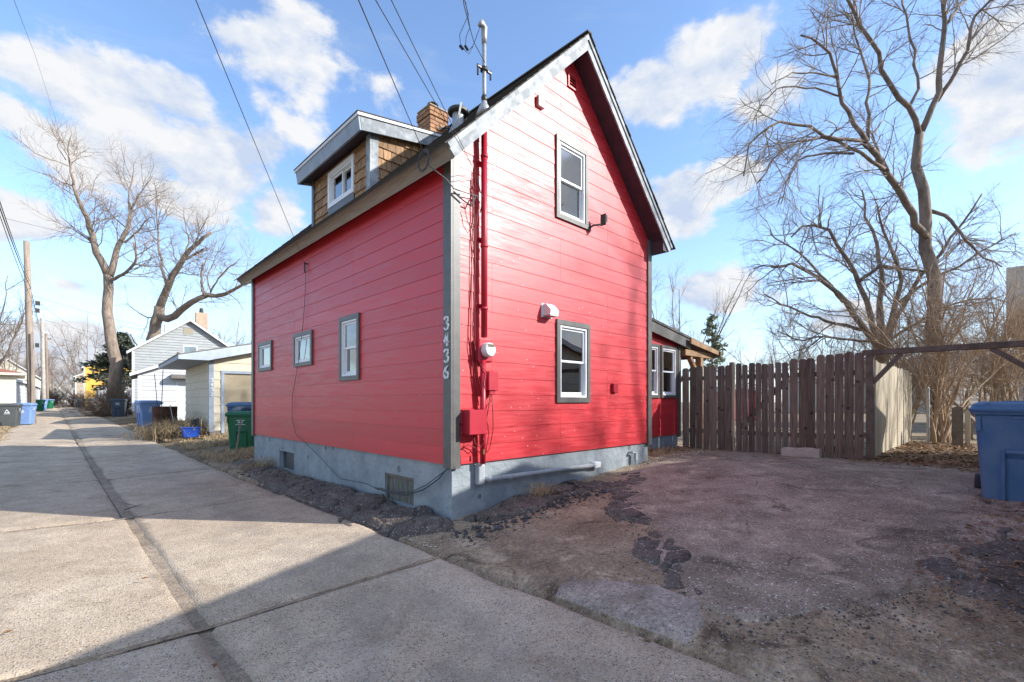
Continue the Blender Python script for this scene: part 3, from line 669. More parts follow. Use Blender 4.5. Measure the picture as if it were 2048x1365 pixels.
MB().tube([(cx, cy, 5.55), (cx, cy, 5.64), (cx - .02, cy - .02, 5.72), (cx - .07, cy - .03, 5.75), (cx - .10, cy - .035, 5.70)], [.03, .036, .04, .036, .026], 12).obj('weatherhead', GALV, ms, smooth=True)
mb = MB().tube([(cx, cy, 5.22), (cx, cy, 5.26)], .048, 12); mb.bar((cx - .11, cy, 5.24), (cx + .11, cy, 5.24), .025, .02); mb.tube([(cx - .10, cy, 5.26), (cx - .10, cy, 5.13)], .012, 6); mb.tube([(cx + .10, cy, 5.27), (cx + .10, cy, 5.16)], .012, 6)
mb.obj('mast_clamp', BRZ, ms)
mt = MB(); pbox(mt, 's', .33, .55, 1.72, 2.01, .02, .10); mt = mt.obj('meter_box', REDP, house, bevel=.02, seg=2)
MB().lathe([(.088, -.10), (.088, -.16), (.08, -.185), (.07, -.19)], (.445, 0, 1.865), 24, 'y').obj('meter', M('meter_glass', (.70, .71, .72), None, rough=.25), mt, smooth=False, bevel=.006)
mm = MB(); pbox(mm, 's', .395, .495, 1.895, 1.93, .189, .1925); mm.obj('meter_display', M('meter_display', (.14, .13, .09), None, rough=.3), mt)
mm = MB()
for a, b in ((.40, 1.85), (.425, 1.862), (.45, 1.852), (.47, 1.835), (.485, 1.86), (.41, 1.83)): pbox(mm, 's', a, a + .016, b, b + .007, .189, .1925)
mm.obj('meter_print', CABLE, mt)
MB().tube([(cx - .02, cy, .50), (cx - .02, cy, 1.74)], .034, 14).obj('lower_conduit', REDP, house, smooth=True)
b2 = MB(); pbox(b2, 's', .47, .63, 1.38, 1.61, .05, .12); pbox(b2, 's', .455, .61, 1.36, 1.625, .02, .05); pbox(b2, 's', .50, .60, 1.33, 1.38, .03, .1); b2.obj('cable_box', REDP, house, bevel=.006)
b1 = MB(); pbox(b1, 's', .13, .40, .86, 1.15, .03, .17); pbox(b1, 's', .12, .41, .85, 1.16, .015, .03); b1.obj('junction_box', REDP, house, bevel=.008)
rp = MB()
MATS['x'] = RED
def cab(pts, r, mat=CABLE, name='cable', parent=house, n=5): return MB().tube(pts, r, n).obj(name, mat, parent, smooth=True)
rc = M('dark_red_cable', (.16, .01, .015), None, rough=.5)
for pts in ([(.31, -.03, 4.0), (.30, -.045, 3.4), (.32, -.04, 2.9), (.29, -.05, 2.4), (.27, -.05, 2.05), (.33, -.06, 1.8), (.37, -.12, 1.6)],
            [(.33, -.03, 4.05), (.33, -.04, 3.2), (.31, -.04, 2.6), (.31, -.05, 2.1), (.30, -.06, 1.9), (.34, -.07, 1.55), (.38, -.1, 1.3)],
            [(.29, -.03, 3.9), (.28, -.03, 3.0), (.265, -.03, 2.3), (.25, -.04, 1.9), (.30, -.04, 1.6), (.36, -.06, 1.2)],
            [(.50, -.07, 1.34), (.53, -.09, 1.25), (.47, -.08, 1.2), (.45, -.05, 1.0), (.44, -.04, .75)],
            [(.56, -.07, 1.34), (.57, -.08, 1.1), (.60, -.05, .9), (.55, -.04, .66), (.46, -.04, .60)],
            [(.54, -.07, 1.33), (.50, -.09, 1.22), (.44, -.1, 1.0)],
            [(.14, -.03, .96), (.09, -.04, 1.0), (.085, -.04, .9), (.10, -.03, .7), (.11, -.03, .52)],
            [(.11, -.03, .68), (.2, -.05, .74), (.3, -.05, .7), (.39, -.07, .62)],
            [(.25, -.1, .85), (.25, -.12, .76), (.33, -.12, .70), (.40, -.12, .76), (.38, -.1, .86)],
            [(.33, -.08, 1.74), (.36, -.13, 1.66), (.42, -.14, 1.6), (.40, -.13, 1.45), (.43, -.13, 1.38)]):
    cab(pts, .0055, rc)
MB().tube([(.37, -.14, .68), (.37, -.14, .62)], .012, 6).obj('cable_plug', M('brass', (.35, .25, .1), None, rough=.4, metal=.6), house)
# plastic pipe along the foundation, elbow box and spigot
pp = MB(); pbox(pp, 's', .355, .46, .24, .49, -.02, .07); pp.obj('elbow_box', PIPE, house, bevel=.02, seg=2)
MB().tube([(.46, -.05, .30), (2.68, -.05, .27)], .03, 12).obj('foundation_pipe', PIPE, house, smooth=True)
for x in (.50, .85, 2.62): MB().tube([(x, -.05, .30 - .013 * x), (x + .06, -.05, .30 - .013 * x)], .037, 12).obj('pipe_coupling', PIPE, house, smooth=True)
mb = MB(); pbox(mb, 's', 2.68, 2.84, .22, .31, -.02, .07); mb.obj('pipe_outlet_box', WHITE, house, bevel=.008)
mb = MB().tube([(3.76, .02, .38), (3.76, -.06, .38), (3.86, -.06, .375), (3.86, -.06, .17)], .018, 8); pbox(mb, 's', 3.83, 3.89, .24, .36, .04, .08); mb.obj('spigot_pipe', PIPE, house)
# bracket below the upper window
mb = MB().tube([(2.60, -.02, 3.90), (2.60, -.10, 3.92), (2.66, -.16, 3.93), (2.72, -.19, 3.94)], .014, 6); mb.box(2.72, 2.735, -.24, -.14, 3.93, 4.10); mb.box(2.75, 2.765, -.24, -.14, 3.98, 4.08); mb.box(2.57, 2.63, -.03, -.018, 3.85, 3.95)
mb.obj('antenna_bracket', CABLE, house)

# house numbers, raised strokes on the corner board
DIG = {'3': [[(.1, 1.3), (.35, 1.6), (.75, 1.6), (.9, 1.3), (.8, 1.0), (.45, .88)], [(.45, .88), (.85, .75), (.95, .4), (.75, .05), (.35, 0), (.08, .28)]],
       '4': [[(.7, 0), (.7, 1.6), (.05, .5), (1.0, .5)]],
       '6': [[(.8, 1.5), (.45, 1.3), (.15, .85), (.08, .4), (.3, .03), (.7, .03), (.92, .4), (.75, .8), (.4, .85), (.12, .55)]],
       '2': [[(.1, 1.25), (.3, 1.6), (.75, 1.6), (.92, 1.25), (.7, .8), (.08, .02), (.95, .02)]],
       '0': [[(.5, 1.6), (.15, 1.3), (.08, .8), (.15, .3), (.5, 0), (.85, .3), (.92, .8), (.85, 1.3), (.5, 1.6)]]}
def digit(ch, origin, ux, uz, sc, r, parent, mat=PRINT, name='house_number'):
    mb = MB()
    for st in DIG[ch]:
        p = [Vector(origin) + Vector(ux) * (a * sc) + Vector(uz) * (b * sc) for a, b in st]
        for i in range(len(p) - 1):
            thick = r * (1.5 if abs((p[i + 1] - p[i]).normalized().z) > .75 else .8)
            mb.bar(p[i], p[i + 1], thick * 2, .014, up=Vector(ux).cross(Vector(uz)))
    return mb.obj(name, mat, parent)
for ch, z in zip('3436', (2.075, 1.885, 1.70, 1.515)): digit(ch, (-.045, .085, z), (0, -1, 0), (0, 0, 1), .092, .0095, house)

# ---- dormer on the alley slope
XD, YD0, YD1 = .30, 2.47, 4.72
dz = lambda x: 5.60 + .165 * (x - .05)              # dormer roof top
WD = (3.02, 4.02, 4.70, 5.34)
class PD: pass
def PX(x0):
    return lambda u, z, d: (x0 - d, u, z)
_P3 = P3
def P3(pl, u, z, d):
    if pl == 'd': return (XD - d, u, z)
    if pl == 'e': return (u, YD0 - d, z)
    return _P3(pl, u, z, d)
dm = panel('d', YD0 + .09, YD1, 4.5, 5.42, [(WD[0] + .07, WD[1] - .07, WD[2] + .07, WD[3] - .07)], [], 'dormer', DARK, th=.08)
sh = panel('e', XD, 1.6, 4.4, 5.7, [], [lambda u, z: dz(u) - .16 - z, lambda u, z: z - (ZE + u - .1)], 'dormer_cheek', DARK, th=.08)
def shakes(pl, u0, u1, z0, z1, hole, planes, parent, ex=.165):
    z = z0; k = 0
    while z < z1:
        u = u0 - (.07 if k % 2 else 0)
        while u < u1:
            w = rnd.uniform(.10, .19); jag = rnd.uniform(-.006, .006); a, b = max(u, u0), min(u + w - .006, u1)
            if b - a > .02: board(pl, a, b, z + jag, min(z + ex + .02, z1), [hole] if hole else [], planes, 'shingle', CEDAR, parent, lo=.030 + rnd.uniform(-.003, .004), hi=.008, gap=.002)
            u += w
        z += ex; k += 1
shakes('d', YD0 + .11, YD1 - .06, 4.50, 5.42, WD, [], dm)
shakes('e', XD + .10, 1.55, 4.62, 5.70, None, [lambda u, z: dz(u) - .17 - z, lambda u, z: z - (ZE + u + .01)], sh)
MB().box(XD - .045, XD, YD0 - .03, YD0 + .10, 4.55, 5.43).box(XD + .001, XD + .10, YD0 - .03, YD0 - .002, 4.6, 5.45).obj('dormer_corner_board', TRIMW, house)
MB().box(XD - .045, XD, YD1 - .06, YD1 + .03, 4.55, 5.43).obj('dormer_corner_board', TRIM, house)
MB().box(XD - .036, XD, WD[0], WD[1], 4.55, 4.698).obj('window_apron', TRIM, house)
window(house, 'd', *WD, kind='slide', trim=WHITE, tw=.07, proud=.045)
RX0, RX1, RY0, RY1 = .04, 1.75, 2.36, 4.86
pts = [(RX0, dz(RX0) - .005), (RX1, dz(RX1) - .005), (RX1, dz(RX1) - .11), (RX0 + .05, dz(RX0) - .20), (RX0 + .03, dz(RX0) - .20)]
MB().prism([(x, RY0, z) for x, z in pts], [(x, RY1, z) for x, z in pts]).obj('dormer_roof_deck', SOFF, house)
MB().prism([(RX0 - .03, RY0 - .02, dz(RX0) - .03), (RX0, RY0 - .02, dz(RX0) - .03), (RX0 + .03, RY0 - .02, dz(RX0) - .24), (RX0, RY0 - .02, dz(RX0) - .24)], [(RX0 - .03, RY1 + .02, dz(RX0) - .03), (RX0, RY1 + .02, dz(RX0) - .03), (RX0 + .03, RY1 + .02, dz(RX0) - .24), (RX0, RY1 + .02, dz(RX0) - .24)]).obj('dormer_fascia', BLUEG, house)
for yy in (RY0, RY1 + .025):
    MB().prism([(RX0, yy - .025, dz(RX0) - .045), (RX1, yy - .025, dz(RX1) - .045), (RX1, yy - .025, dz(RX1) - .22), (RX0 + .03, yy - .025, dz(RX0) - .235)], [(RX0, yy, dz(RX0) - .045), (RX1, yy, dz(RX1) - .045), (RX1, yy, dz(RX1) - .22), (RX0 + .03, yy, dz(RX0) - .235)]).obj('dormer_rake_board', TRIMW, house)
MB().prism([(RX0 - .05, RY0 - .045, dz(RX0) + .008), (RX1, RY0 - .045, dz(RX1) + .008), (RX1, RY0 - .045, dz(RX1) - .04), (RX0 - .045, RY0 - .045, dz(RX0) - .035)], [(RX0 - .05, RY1 + .045, dz(RX0) + .008), (RX1, RY1 + .045, dz(RX1) + .008), (RX1, RY1 + .045, dz(RX1) - .04), (RX0 - .045, RY1 + .045, dz(RX0) - .035)]).obj('dormer_drip_edge', WHITEP, house)
MB().prism([(RX0 - .06, RY0 - .055, dz(RX0) + .022), (RX1, RY0 - .055, dz(RX1) + .022), (RX1, RY0 - .055, dz(RX1) + .009), (RX0 - .06, RY0 - .055, dz(RX0) + .009)], [(RX0 - .06, RY1 + .055, dz(RX0) + .022), (RX1, RY1 + .055, dz(RX1) + .022), (RX1, RY1 + .055, dz(RX1) + .009), (RX0 - .06, RY1 + .055, dz(RX0) + .009)]).obj('dormer_roofing', SHING, house)

# chimney of buff bricks
CXa, CXb, CYa, CYb, CZ = 1.50, 1.88, 2.62, 3.02, 6.50
ch = MB().box(CXa + .012, CXb - .012, CYa + .012, CYb - .012, 5.6, CZ).obj('chimney', MORT, house)
k = 0; z = 5.82
proto = {}
def brick(x0, x1, y0, y1, z0, z1):
    key = (round(x1 - x0, 3), round(y1 - y0, 3), round(z1 - z0, 3))
    if key not in proto:
        proto[key] = MB().box(0, x1 - x0, 0, y1 - y0, 0, z1 - z0).obj('brick', BRICK, ch, bevel=.004); o = proto[key]
    else: o = proto[key].copy(); COL.objects.link(o)
    o.location = (x0 + rnd.uniform(-.002, .002), y0 + rnd.uniform(-.002, .002), z0)
while z < CZ - .05:
    top = z > CZ - .20; e = .018 if top else 0
    off = 0 if k % 2 else .09
    for (ax, a, b) in (('x', CXa - e, CXb + e), ('y', CYa - e, CYb + e)):
        u = a - off + (.0 if ax == 'x' else .045)
        while u < b - .01:
            p, q = max(u, a), min(u + .185, b)
            if q - p > .02:
                if ax == 'x': brick(p, q, CYa - e, CYa + .04, z, z + .062); brick(p, q, CYb - .04, CYb + e, z, z + .062)
                elif True:
                    pp_, qq = max(p, CYa + .045), min(q, CYb - .045)
                    if qq - pp_ > .02: brick(CXa - e, CXa + .04, pp_, qq, z, z + .062); brick(CXb - .04, CXb + e, pp_, qq, z, z + .062)
            u += .195
    z += .073; k += 1
mb = MB().box(CXa - .01, CXb + .01, CYa - .01, CYb + .01, CZ - .0, CZ + .02); mb.obj('chimney_crown', MORT, ch)
MB().lathe([(.075, CZ), (.075, CZ + .10), (.062, CZ + .11), (.062, CZ + .13)], (1.69, 2.82, 0), 14).obj('flue_pipe', GALV, ch, smooth=False)
MB().lathe([(.09, CZ + .14), (.10, CZ + .155), (.06, CZ + .185), (.01, CZ + .19)], (1.69, 2.82, 0), 14).obj('flue_cap', BRZ, ch)
MB().lathe([(.06, CZ + .12), (.06, CZ + .15)], (1.69, 2.82, 0), 14).obj('flue_neck', BRZ, ch)
mb = MB().bar((1.66, 2.58, 6.12), (1.84, 2.54, 6.18), .02, .02).bar((1.75, 2.61, 6.15), (1.75, 2.50, 6.15), .02, .02).bar((1.66, 2.57, 6.17), (1.84, 2.55, 6.11), .012, .012).obj('wire_bracket', BRZ, ch)
MB().box(CXa - .02, CXb + .02, CYa - .022, CYa - .018, 5.7, 6.02 + .0).obj('chimney_flashing', GALV, ch)
fl = MB().lathe([(.085, 4.95), (.085, 5.37)], (.87, 1.0, 0), 18).obj('flue_stack', GALV, house, smooth=False)
MB().lathe([(.13, 5.35), (.15, 5.365), (.15, 5.40), (.13, 5.42), (.02, 5.43)], (.87, 1.0, 0), 20).obj('stack_cap', BRZ, fl, smooth=False)
MB().bar((.80, .895, 5.27), (.80, .84, 5.43), .03, .006).bar((.97, .98, 5.27), (1.03, .96, 5.43), .03, .006).obj('cap_strap', GALV, fl)
MB().lathe([(.17, 4.98), (.12, 5.12), (.104, 5.16)], (.87, 1.0, 0), 18).obj('stack_flashing', GALV, fl, smooth=False)

# loose wiring down the alley wall
bx = DX(612, 528, -.03)
mb = MB().tube([(0, bx.y, bx.z), (-.05, bx.y, bx.z)], .012, 6).tube([(-.05, bx.y + .02, bx.z + .03), (-.055, bx.y, bx.z - .16)], .012, 6); mb.obj('wire_hook', BRZ, house)
cab([DX(x, y, -.035) for x, y in ((612, 530), (611, 570), (607, 640), (596, 730), (585, 790), (584, 838), (592, 870), (615, 890))] + [DX(x, y, -.02) for x, y in ((640, 915), (680, 958))] + [(-.04, 2.0, .06), (-.05, 1.6, .02)], .0045)
cab([(-.05, 1.7, .04), (-.045, 1.35, .02), (-.045, .9, .05), (-.045, .5, .17), (-.045, .2, .33), (-.05, .02, .47), (.02, -.05, .50)], .009)
cab([(-.05, 1.6, .05), (-.045, 1.2, .04), (-.045, .8, .10), (-.045, .45, .23), (-.05, .05, .45)], .006)
# ---- low addition on the right with its porch roof
AY, AX0, AX1 = .75, HW + .04, 7.02
AW = [(5.36, 6.10, 1.32, 2.47), (6.16, 6.88, 1.32, 2.47)]
az = lambda x: 2.98 - .136 * (x - 5.41)             # top of the sloping rake
ha = [(AW[0][0] + .06, AW[0][1] - .06, AW[0][2] + .06, AW[0][3] - .06), (AW[1][0] + .06, AW[1][1] - .06, AW[1][2] + .06, AW[1][3] - .06)]
pl_a = [lambda u, z: az(u) - .2 - z]
for k in range(14):
    z0 = .50 + .204 * k; z1 = z0 + .208
    for a, b in ((AX0, 5.9), (5.9, AX1)) if (k // 2) % 2 else ((AX0, AX1),): board(AY, a, b, z0, z1, ha, pl_a, 'siding_board', RED, house)
panel(AY, AX0, AX1, .5, 3.2, ha, pl_a, 'wall_core', DARK)
MB().box(AX0, AX1 - .03, AY + .02, AY + .3, -.5, .50).box(AX1 - .3, AX1 - .03, AY + .3, 5.5, -.5, .5).obj('addition_foundation', FOUND, house)
MB().box(AX1 - .1, AX1, AY + .1, 5.5, .48, 2.6).box(AX0, AX1, 5.4, 5.5, .48, 2.6).obj('addition_side_wall', RED, house)
MB().box(AX0, AX1 - .1, AY + 1.2, AY + 1.25, .5, 2.7).obj('addition_interior', M('warm_interior', (.16, .08, .03), (.05, .03, .02), scale=1.5, rough=.9), house)
MB().box(AX1 - .09, AX1 + .035, AY - .036, AY - .002, .44, az(AX1) - .22).obj('corner_board', TRIM, house)
CUR2 = M('tied_back_curtain', (.30, .30, .29), (.42, .42, .41), scale=4, rough=.9, stretch=(8, 8, 1))
for i, wv in enumerate(AW): window(house, AY, *wv, kind='hung', tw=.062, back=M('brown_room_wall', (.22, .13, .05), (.12, .08, .04), scale=2, rough=.9), lowback=CUR2)
rp = [(AX0, az(AX0)), (8.72, az(8.72)), (8.72, az(8.72) - .05), (AX0, az(AX0) - .05)]
MB().prism([(x, .58, z) for x, z in rp], [(x, 5.7, z) for x, z in rp]).obj('porch_roofing', SHING, house)
rk = [(AX0, az(AX0) - .052), (7.28, az(7.28) - .052), (7.28, az(7.28) - .27), (AX0, az(AX0) - .27)]
MB().prism([(x, .60, z) for x, z in rk], [(x, .635, z) for x, z in rk]).obj('addition_rake_board', TRIM, house)
rs_ = [(AX0, az(AX0) - .055), (7.1, az(7.1) - .055), (7.1, az(7.1) - .2), (AX0, az(AX0) - .2)]
MB().prism([(x, .636, z) for x, z in rs_], [(x, 5.6, z) for x, z in rs_]).obj('addition_roof_deck', SOFF, house)
for k in range(9):                                   # porch rafters
    y = .50 + .6 * k; q = [(7.12, az(7.12) - .055), (8.66, az(8.66) - .055), (8.66, az(8.66) - .15), (7.12, az(7.12) - .19)]
    MB().prism([(x, y, z) for x, z in q], [(x, y + .045, z) for x, z in q]).obj('porch_rafter', CEDW, house)
MB().box(8.62, 8.665, .46, 5.6, az(8.66) - .20, az(8.66) - .06).obj('porch_fascia', BEAMW, house)
MB().box(7.08, 8.55, .62, .76, 2.30, 2.44).obj('porch_beam', CEDW, house, bevel=.006)
MB().box(7.86, 8.00, .62, .76, .1, 2.298).obj('porch_post', CEDW, house, bevel=.006)
MB().bar((7.40, .69, 2.29), (7.88, .69, 1.80), .09, .10, (0, 1, 0)).obj('porch_brace', CEDW, house)
MB().box(7.05, 7.9, 2.2, 2.24, 1.9, 2.22).obj('porch_back_panel', DARK, house)

# ================================================================ FENCES
def picket(y0, y1, zb, zt, x, mat, parent, dog=True):
    w = y1 - y0; c = .25 * w if dog else .0
    pr = [(y0, zb), (y1, zb), (y1, zt - c), (y1 - c * .55, zt - c * .3), (y1 - c, zt), (y0 + c, zt), (y0 + c * .55, zt - c * .3), (y0, zt - c)] if dog else [(y0, zb), (y1, zb), (y1, zt), (y0, zt)]
    t = rnd.uniform(-.006, .006); ln = rnd.uniform(-.011, .011); pr = [(y + ln * (z > 1), z) for y, z in pr]
    return MB().prism([(x + t, y, z) for y, z in pr], [(x + t + .019, y, z) for y, z in pr]).obj('picket', mat, parent)
FX = 7.05
def fence_run(name, label, y_hi, y_lo, n, ztop, mat, cat='fence', group=None, zb=.17, gap=.013, rails=True):
    t = thing(name, label, cat, (FX, (y_hi + y_lo) / 2, .2), 0, group); w = (y_hi - y_lo) / n
    for k in range(n):
        a = y_hi - k * w; g = gap * rnd.uniform(.4, 1.5)
        zt = ztop(a) + rnd.uniform(-.022, .022); b = zb + rnd.uniform(-.02, .03)
        # slightly leaning pickets leave wedge-shaped gaps
        o = picket(a - w + g / 2, a - g / 2, b, zt, FX + .005 * (k % 2), mat, t); o.rotation_euler[0] = 0
    if rails:
        for z in (.55, 1.72): MB().box(FX + .03, FX + .068, y_lo + .01, y_hi - .01, z, z + .085).obj('rail', mat, t)
    return t
f1 = fence_run('picket_fence', 'grey dog-eared picket fence panel abutting the red addition', .68, -.42, 7, lambda y: 2.02, FWOOD)
MB().box(FX + .03, FX + .12, -.44, -.35, .1, 2.08).obj('post', FWOOD, f1); MB().box(FX - .012, FX + .0, -.475, -.44, .05, 2.05).obj('trim_strip', PWOOD, f1)
f2 = fence_run('picket_gate', 'grey picket gate in the middle of the dark fence', -.50, -1.50, 8, lambda y: 2.03, FWOOD, cat='gate', zb=.16)
MB().bar((FX + .05, -.54, .64), (FX + .05, -1.46, 1.70), .09, .035, (1, 0, 0)).obj('brace', FWOOD, f2)
f3 = fence_run('picket_fence', 'tall reddish-brown picket fence panel ending at the gateway post', -1.51, -2.70, 8, lambda y: 2.07 + .006 * (-1.5 - y) * 10, FWOODR, zb=.17)
MB().box(FX + .03, FX + .12, -1.60, -1.51, .1, 2.0).obj('post', FWOODR, f3)
MB().box(FX + .07, FX + .10, -2.6, -1.6, .3, .42).obj('kick_board', FWOODR, f3)

gw = thing('gateway_frame', 'grey timber gateway of posts and braced beam beside the fence', 'gateway', (FX, -2.8, .2))
MB().box(FX - .03, FX + .07, -2.84, -2.735, .0, 2.06).obj('post', BEAMW, gw, bevel=.004)
MB().box(FX - .03, FX + .07, -5.12, -5.02, .0, 2.06).obj('post', BEAMW, gw, bevel=.004)
MB().box(FX - .035, FX + .075, -5.14, -2.68, 2.062, 2.155).obj('beam', BEAMW, gw, bevel=.004)
MB().bar((FX + .02, -2.83, 1.58), (FX + .02, -3.22, 2.062), .07, .075, (1, 0, 0)).obj('brace', BEAMW, gw)
MB().bar((FX + .02, -5.02, 1.45), (FX + .02, -4.30, 2.062), .07, .075, (1, 0, 0)).obj('brace', BEAMW, gw)

# pale board fence running away from the gateway post
pf = thing('board_fence', 'pale sun-bleached board fence behind the gateway, running away', 'fence', (7.2, -2.72, .2))
x = 7.22; k = 0
while x < 13.0:
    w = rnd.uniform(.13, .15); zt = 2.02 + rnd.uniform(-.02, .02)
    MB().box(x, x + w - .006, -2.72 + rnd.uniform(-.004, .004), -2.70, .1, zt).obj('board', PWOOD, pf); x += w; k += 1
for z in (.6, 1.6): MB().box(7.2, 13, -2.70, -2.665, z, z + .09).obj('rail', PWOOD, pf)
cl = thing('chain_link_post', 'thin galvanised steel post beside the tan shrub', 'fence post', tuple(D(1856, 880, 11.6)))
p = D(1856, 885, 11.6); MB().tube([(p.x, p.y, 0), (p.x, p.y, 1.55)], .03, 8).lathe([(.036, 1.55), (.036, 1.57), (.01, 1.60)], (p.x, p.y, 0), 8).obj('post', GALV, cl)
MB().box(p.x - .05, p.x + .05, p.y - .01, p.y + .01, 1.46, 1.48).obj('tie', GALV, cl)
for i, (px, w, d, zt, lab) in enumerate(((1915, .20, 11.2, 1.10, 'short wide grey wooden post left of the big blue bin'), (1935, .10, 11.4, 1.02, 'narrow pale picket standing just behind the big blue bin'))):
    p = D(px, 880, d); o = MB().prism([(p.x, p.y - w / 2, .1), (p.x, p.y + w / 2, .1), (p.x, p.y + w / 2, zt), (p.x, p.y, zt + .03), (p.x, p.y - w / 2, zt)], [(p.x + .05, p.y - w / 2, .1), (p.x + .05, p.y + w / 2, .1), (p.x + .05, p.y + w / 2, zt), (p.x + .05, p.y, zt + .03), (p.x + .05, p.y - w / 2, zt)])
    o.obj('wooden_post', BEAMW if i == 0 else PWOOD, None, label=lab, cat='post')

# stone block
bm = bmesh.new(); bmesh.ops.create_cube(bm, size=1); bmesh.ops.subdivide_edges(bm, edges=bm.edges[:], cuts=7, use_grid_fill=True)
for v in bm.verts:
    v.co.x *= .22; v.co.y *= .62; v.co.z *= .17
    n = vnoise(np.array([v.co.x * 9 + 3]), np.array([v.co.y * 6 + v.co.z * 7]))[0] - .5
    v.co *= 1 + .10 * n; v.co.z += .03 * n - .02 * (v.co.y * 2)
me = bpy.data.meshes.new('stone_block'); bm.to_mesh(me); bm.free(); me.materials.append(STONE)
sb = bpy.data.objects.new('stone_block', me); COL.objects.link(sb); sb.location = (6.74, -1.80, .29); sb.rotation_euler[2] = R(5)
mark(sb, 'pale rough limestone block lying at the foot of the fence', 'stone')

# ================================================================ NEIGHBOUR'S GARAGE (right of the camera, casts the wide shadow)
def gable_building(name, label, cat, loc, rz, w, l, wall, pitch, wm, rm, tm=WHITEP, group=None, ov=.25, door=None, lap=.2, side_lap=True, windows=(), corner=True, base=.0, roofth=.16, found=None, hip=False):
    """local: gable front on y=0 facing -y, x 0..w, depth l; wall height wall; laps are separate boards on the faces near the camera"""
    t = thing(name, label, cat, loc, rz, group); BASE[t.name] = Vector((0, 0, 0))
    hp = w / 2 * pitch; mb = MB()
    if hip: mb.box(.02, w - .02, .02, l - .02, -.6, wall)
    else:
        g = [(.02, -.6), (w - .02, -.6), (w - .02, wall), (w / 2, wall + hp), (.02, wall)]; mb.prism([(x, .02, z) for x, z in g], [(x, l - .02, z) for x, z in g])
    mb.obj('wall_core', wm, t)
    holes = ([(door[0] - .1, door[1] + .1, base - .7, door[2] + .1)] if door else []) + [(a - .06, b + .06, c - .06, d + .06) for a, b, c, d in windows]
    planes = [] if hip else [lambda u, z: wall + u * pitch - z, lambda u, z: wall + (w - u) * pitch - z]
    z = base; top = wall if hip else wall + hp
    def bd(face, u0, u1, z0, z1, hs, pls):
        rs = [(u0, u1, z0, z1)]
        for h in hs: rs = cut(rs, h)
        for (a, b, c, d) in rs:
            m = MB(); poly = [(a, c), (b, c), (b, d), (a, d)]
            for f in pls: poly = clip(poly, f)
            if len(poly) < 3: continue
            off = lambda zz: .036 - .032 * (zz - z0) / (z1 - z0)
            if face == 's': m.prism([(u, -off(q), q) for u, q in poly], [(u, .02, q) for u, q in poly])
            elif face == 'w': m.prism([(-off(q), u, q) for u, q in poly], [(.02, u, q) for u, q in poly])
            else: m.prism([(w + off(q), u, q) for u, q in poly], [(w - .02, u, q) for u, q in poly])
            m.obj('siding_board', wm, t)
    while z < top:
        z1 = min(z + lap, top)
        bd('s', 0, w, z, z1 + .002, holes, planes)
        if z < wall and side_lap: bd('w', 0, l, z, min(z1, wall), [], []); bd('e', 0, l, z, min(z1, wall), [], [])
        z += lap
    if found: MB().box(.01, w - .01, .01, l - .01, -.8, base).obj('foundation', found, t)
    if corner:
        for x0, x1 in ((-.03, .10), (w - .10, w + .03)): MB().box(x0, x1, -.032, -.001, base, wall).obj('corner_board', tm, t)
        MB().box(-.032, -.002, -.001, .10, base, wall).obj('corner_board', tm, t)
    if hip:
        c = [(-ov, -ov), (w + ov, -ov), (w + ov, l + ov), (-ov, l + ov)]; zr = wall + hp; k = w / 2
        vs = [(x, y, wall - .02) for x, y in c] + [(x, y, wall + .12) for x, y in c] + [(k, k, zr + .1), (k, l - k, zr + .1)]
        MB().add(vs, [(3, 2, 1, 0), (0, 1, 5, 4), (1, 2, 6, 5), (2, 3, 7, 6), (3, 0, 4, 7)]).obj('eave_board', tm, t)
        MB().add([(x * 1, y * 1, wall + .122) for x, y in c] + [(k, k, zr + .12), (k, l - k, zr + .12)], [(0, 1, 4), (1, 2, 5, 4), (2, 3, 5), (3, 0, 4, 5), (3, 2, 1, 0)]).obj('roof', rm, t)
    else:
        for sg in (0, 1):
            X = (lambda x: x) if sg == 0 else (lambda x: w - x)
            z0 = wall - ov * pitch; q = [(-ov, z0), (w / 2, wall + hp), (w / 2, wall + hp + roofth), (-ov, z0 + roofth)]
            MB().prism([(X(x), -ov, z) for x, z in q], [(X(x), l + ov, z) for x, z in q]).obj('roof', rm, t)
            q = [(-ov - .01, z0 - .03), (w / 2, wall + hp - .03), (w / 2, wall + hp + roofth - .03), (-ov - .01, z0 + roofth - .03)]
            MB().prism([(X(x), -ov - .03, z) for x, z in q], [(X(x), -ov, z) for x, z in q]).obj('rake_board', tm, t)
            MB().box(*sorted((X(-ov - .03), X(-ov - .002))), -ov, l + ov, z0 - .02, z0 + roofth - .02).obj('fascia', tm, t)
    if door:
        a, b, d = door[:3]
        MB().box(a - .1, a, -.03, .0, base - .05, d + .1).box(b, b + .1, -.03, 0, base - .05, d + .1).box(a, b, -.03, 0, d, d + .1).obj('door_trim', tm, t)
        n = 4
        for k in range(n):
            zz = base - .05 + k * (d - base + .05) / n; MB().box(a, b, .002, .05, zz + .004, zz + (d - base + .05) / n - .004).obj('door_panel', door[3] if len(door) > 3 else wm, t)
    for (a, b, c, d) in windows:
        fr = MB()
        for q in ((a - .06, b + .06, d, d + .06), (a - .06, b + .06, c - .06, c), (a - .06, a, c, d), (b, b + .06, c, d), (a, b, (c + d) / 2 - .02, (c + d) / 2 + .02)): fr.box(q[0], q[1], -.035, .0, q[2], q[3])
        f = fr.obj('window', WHITEP, t); MB().box(a, b, -.008, -.004, c, d).obj('pane', GLASS, f); MB().box(a, b, .0, .003, c, d).obj('shade', M('dim_window_shade', (.05, .06, .055), (.11, .12, .11), scale=2, rough=.9), f)
    return t
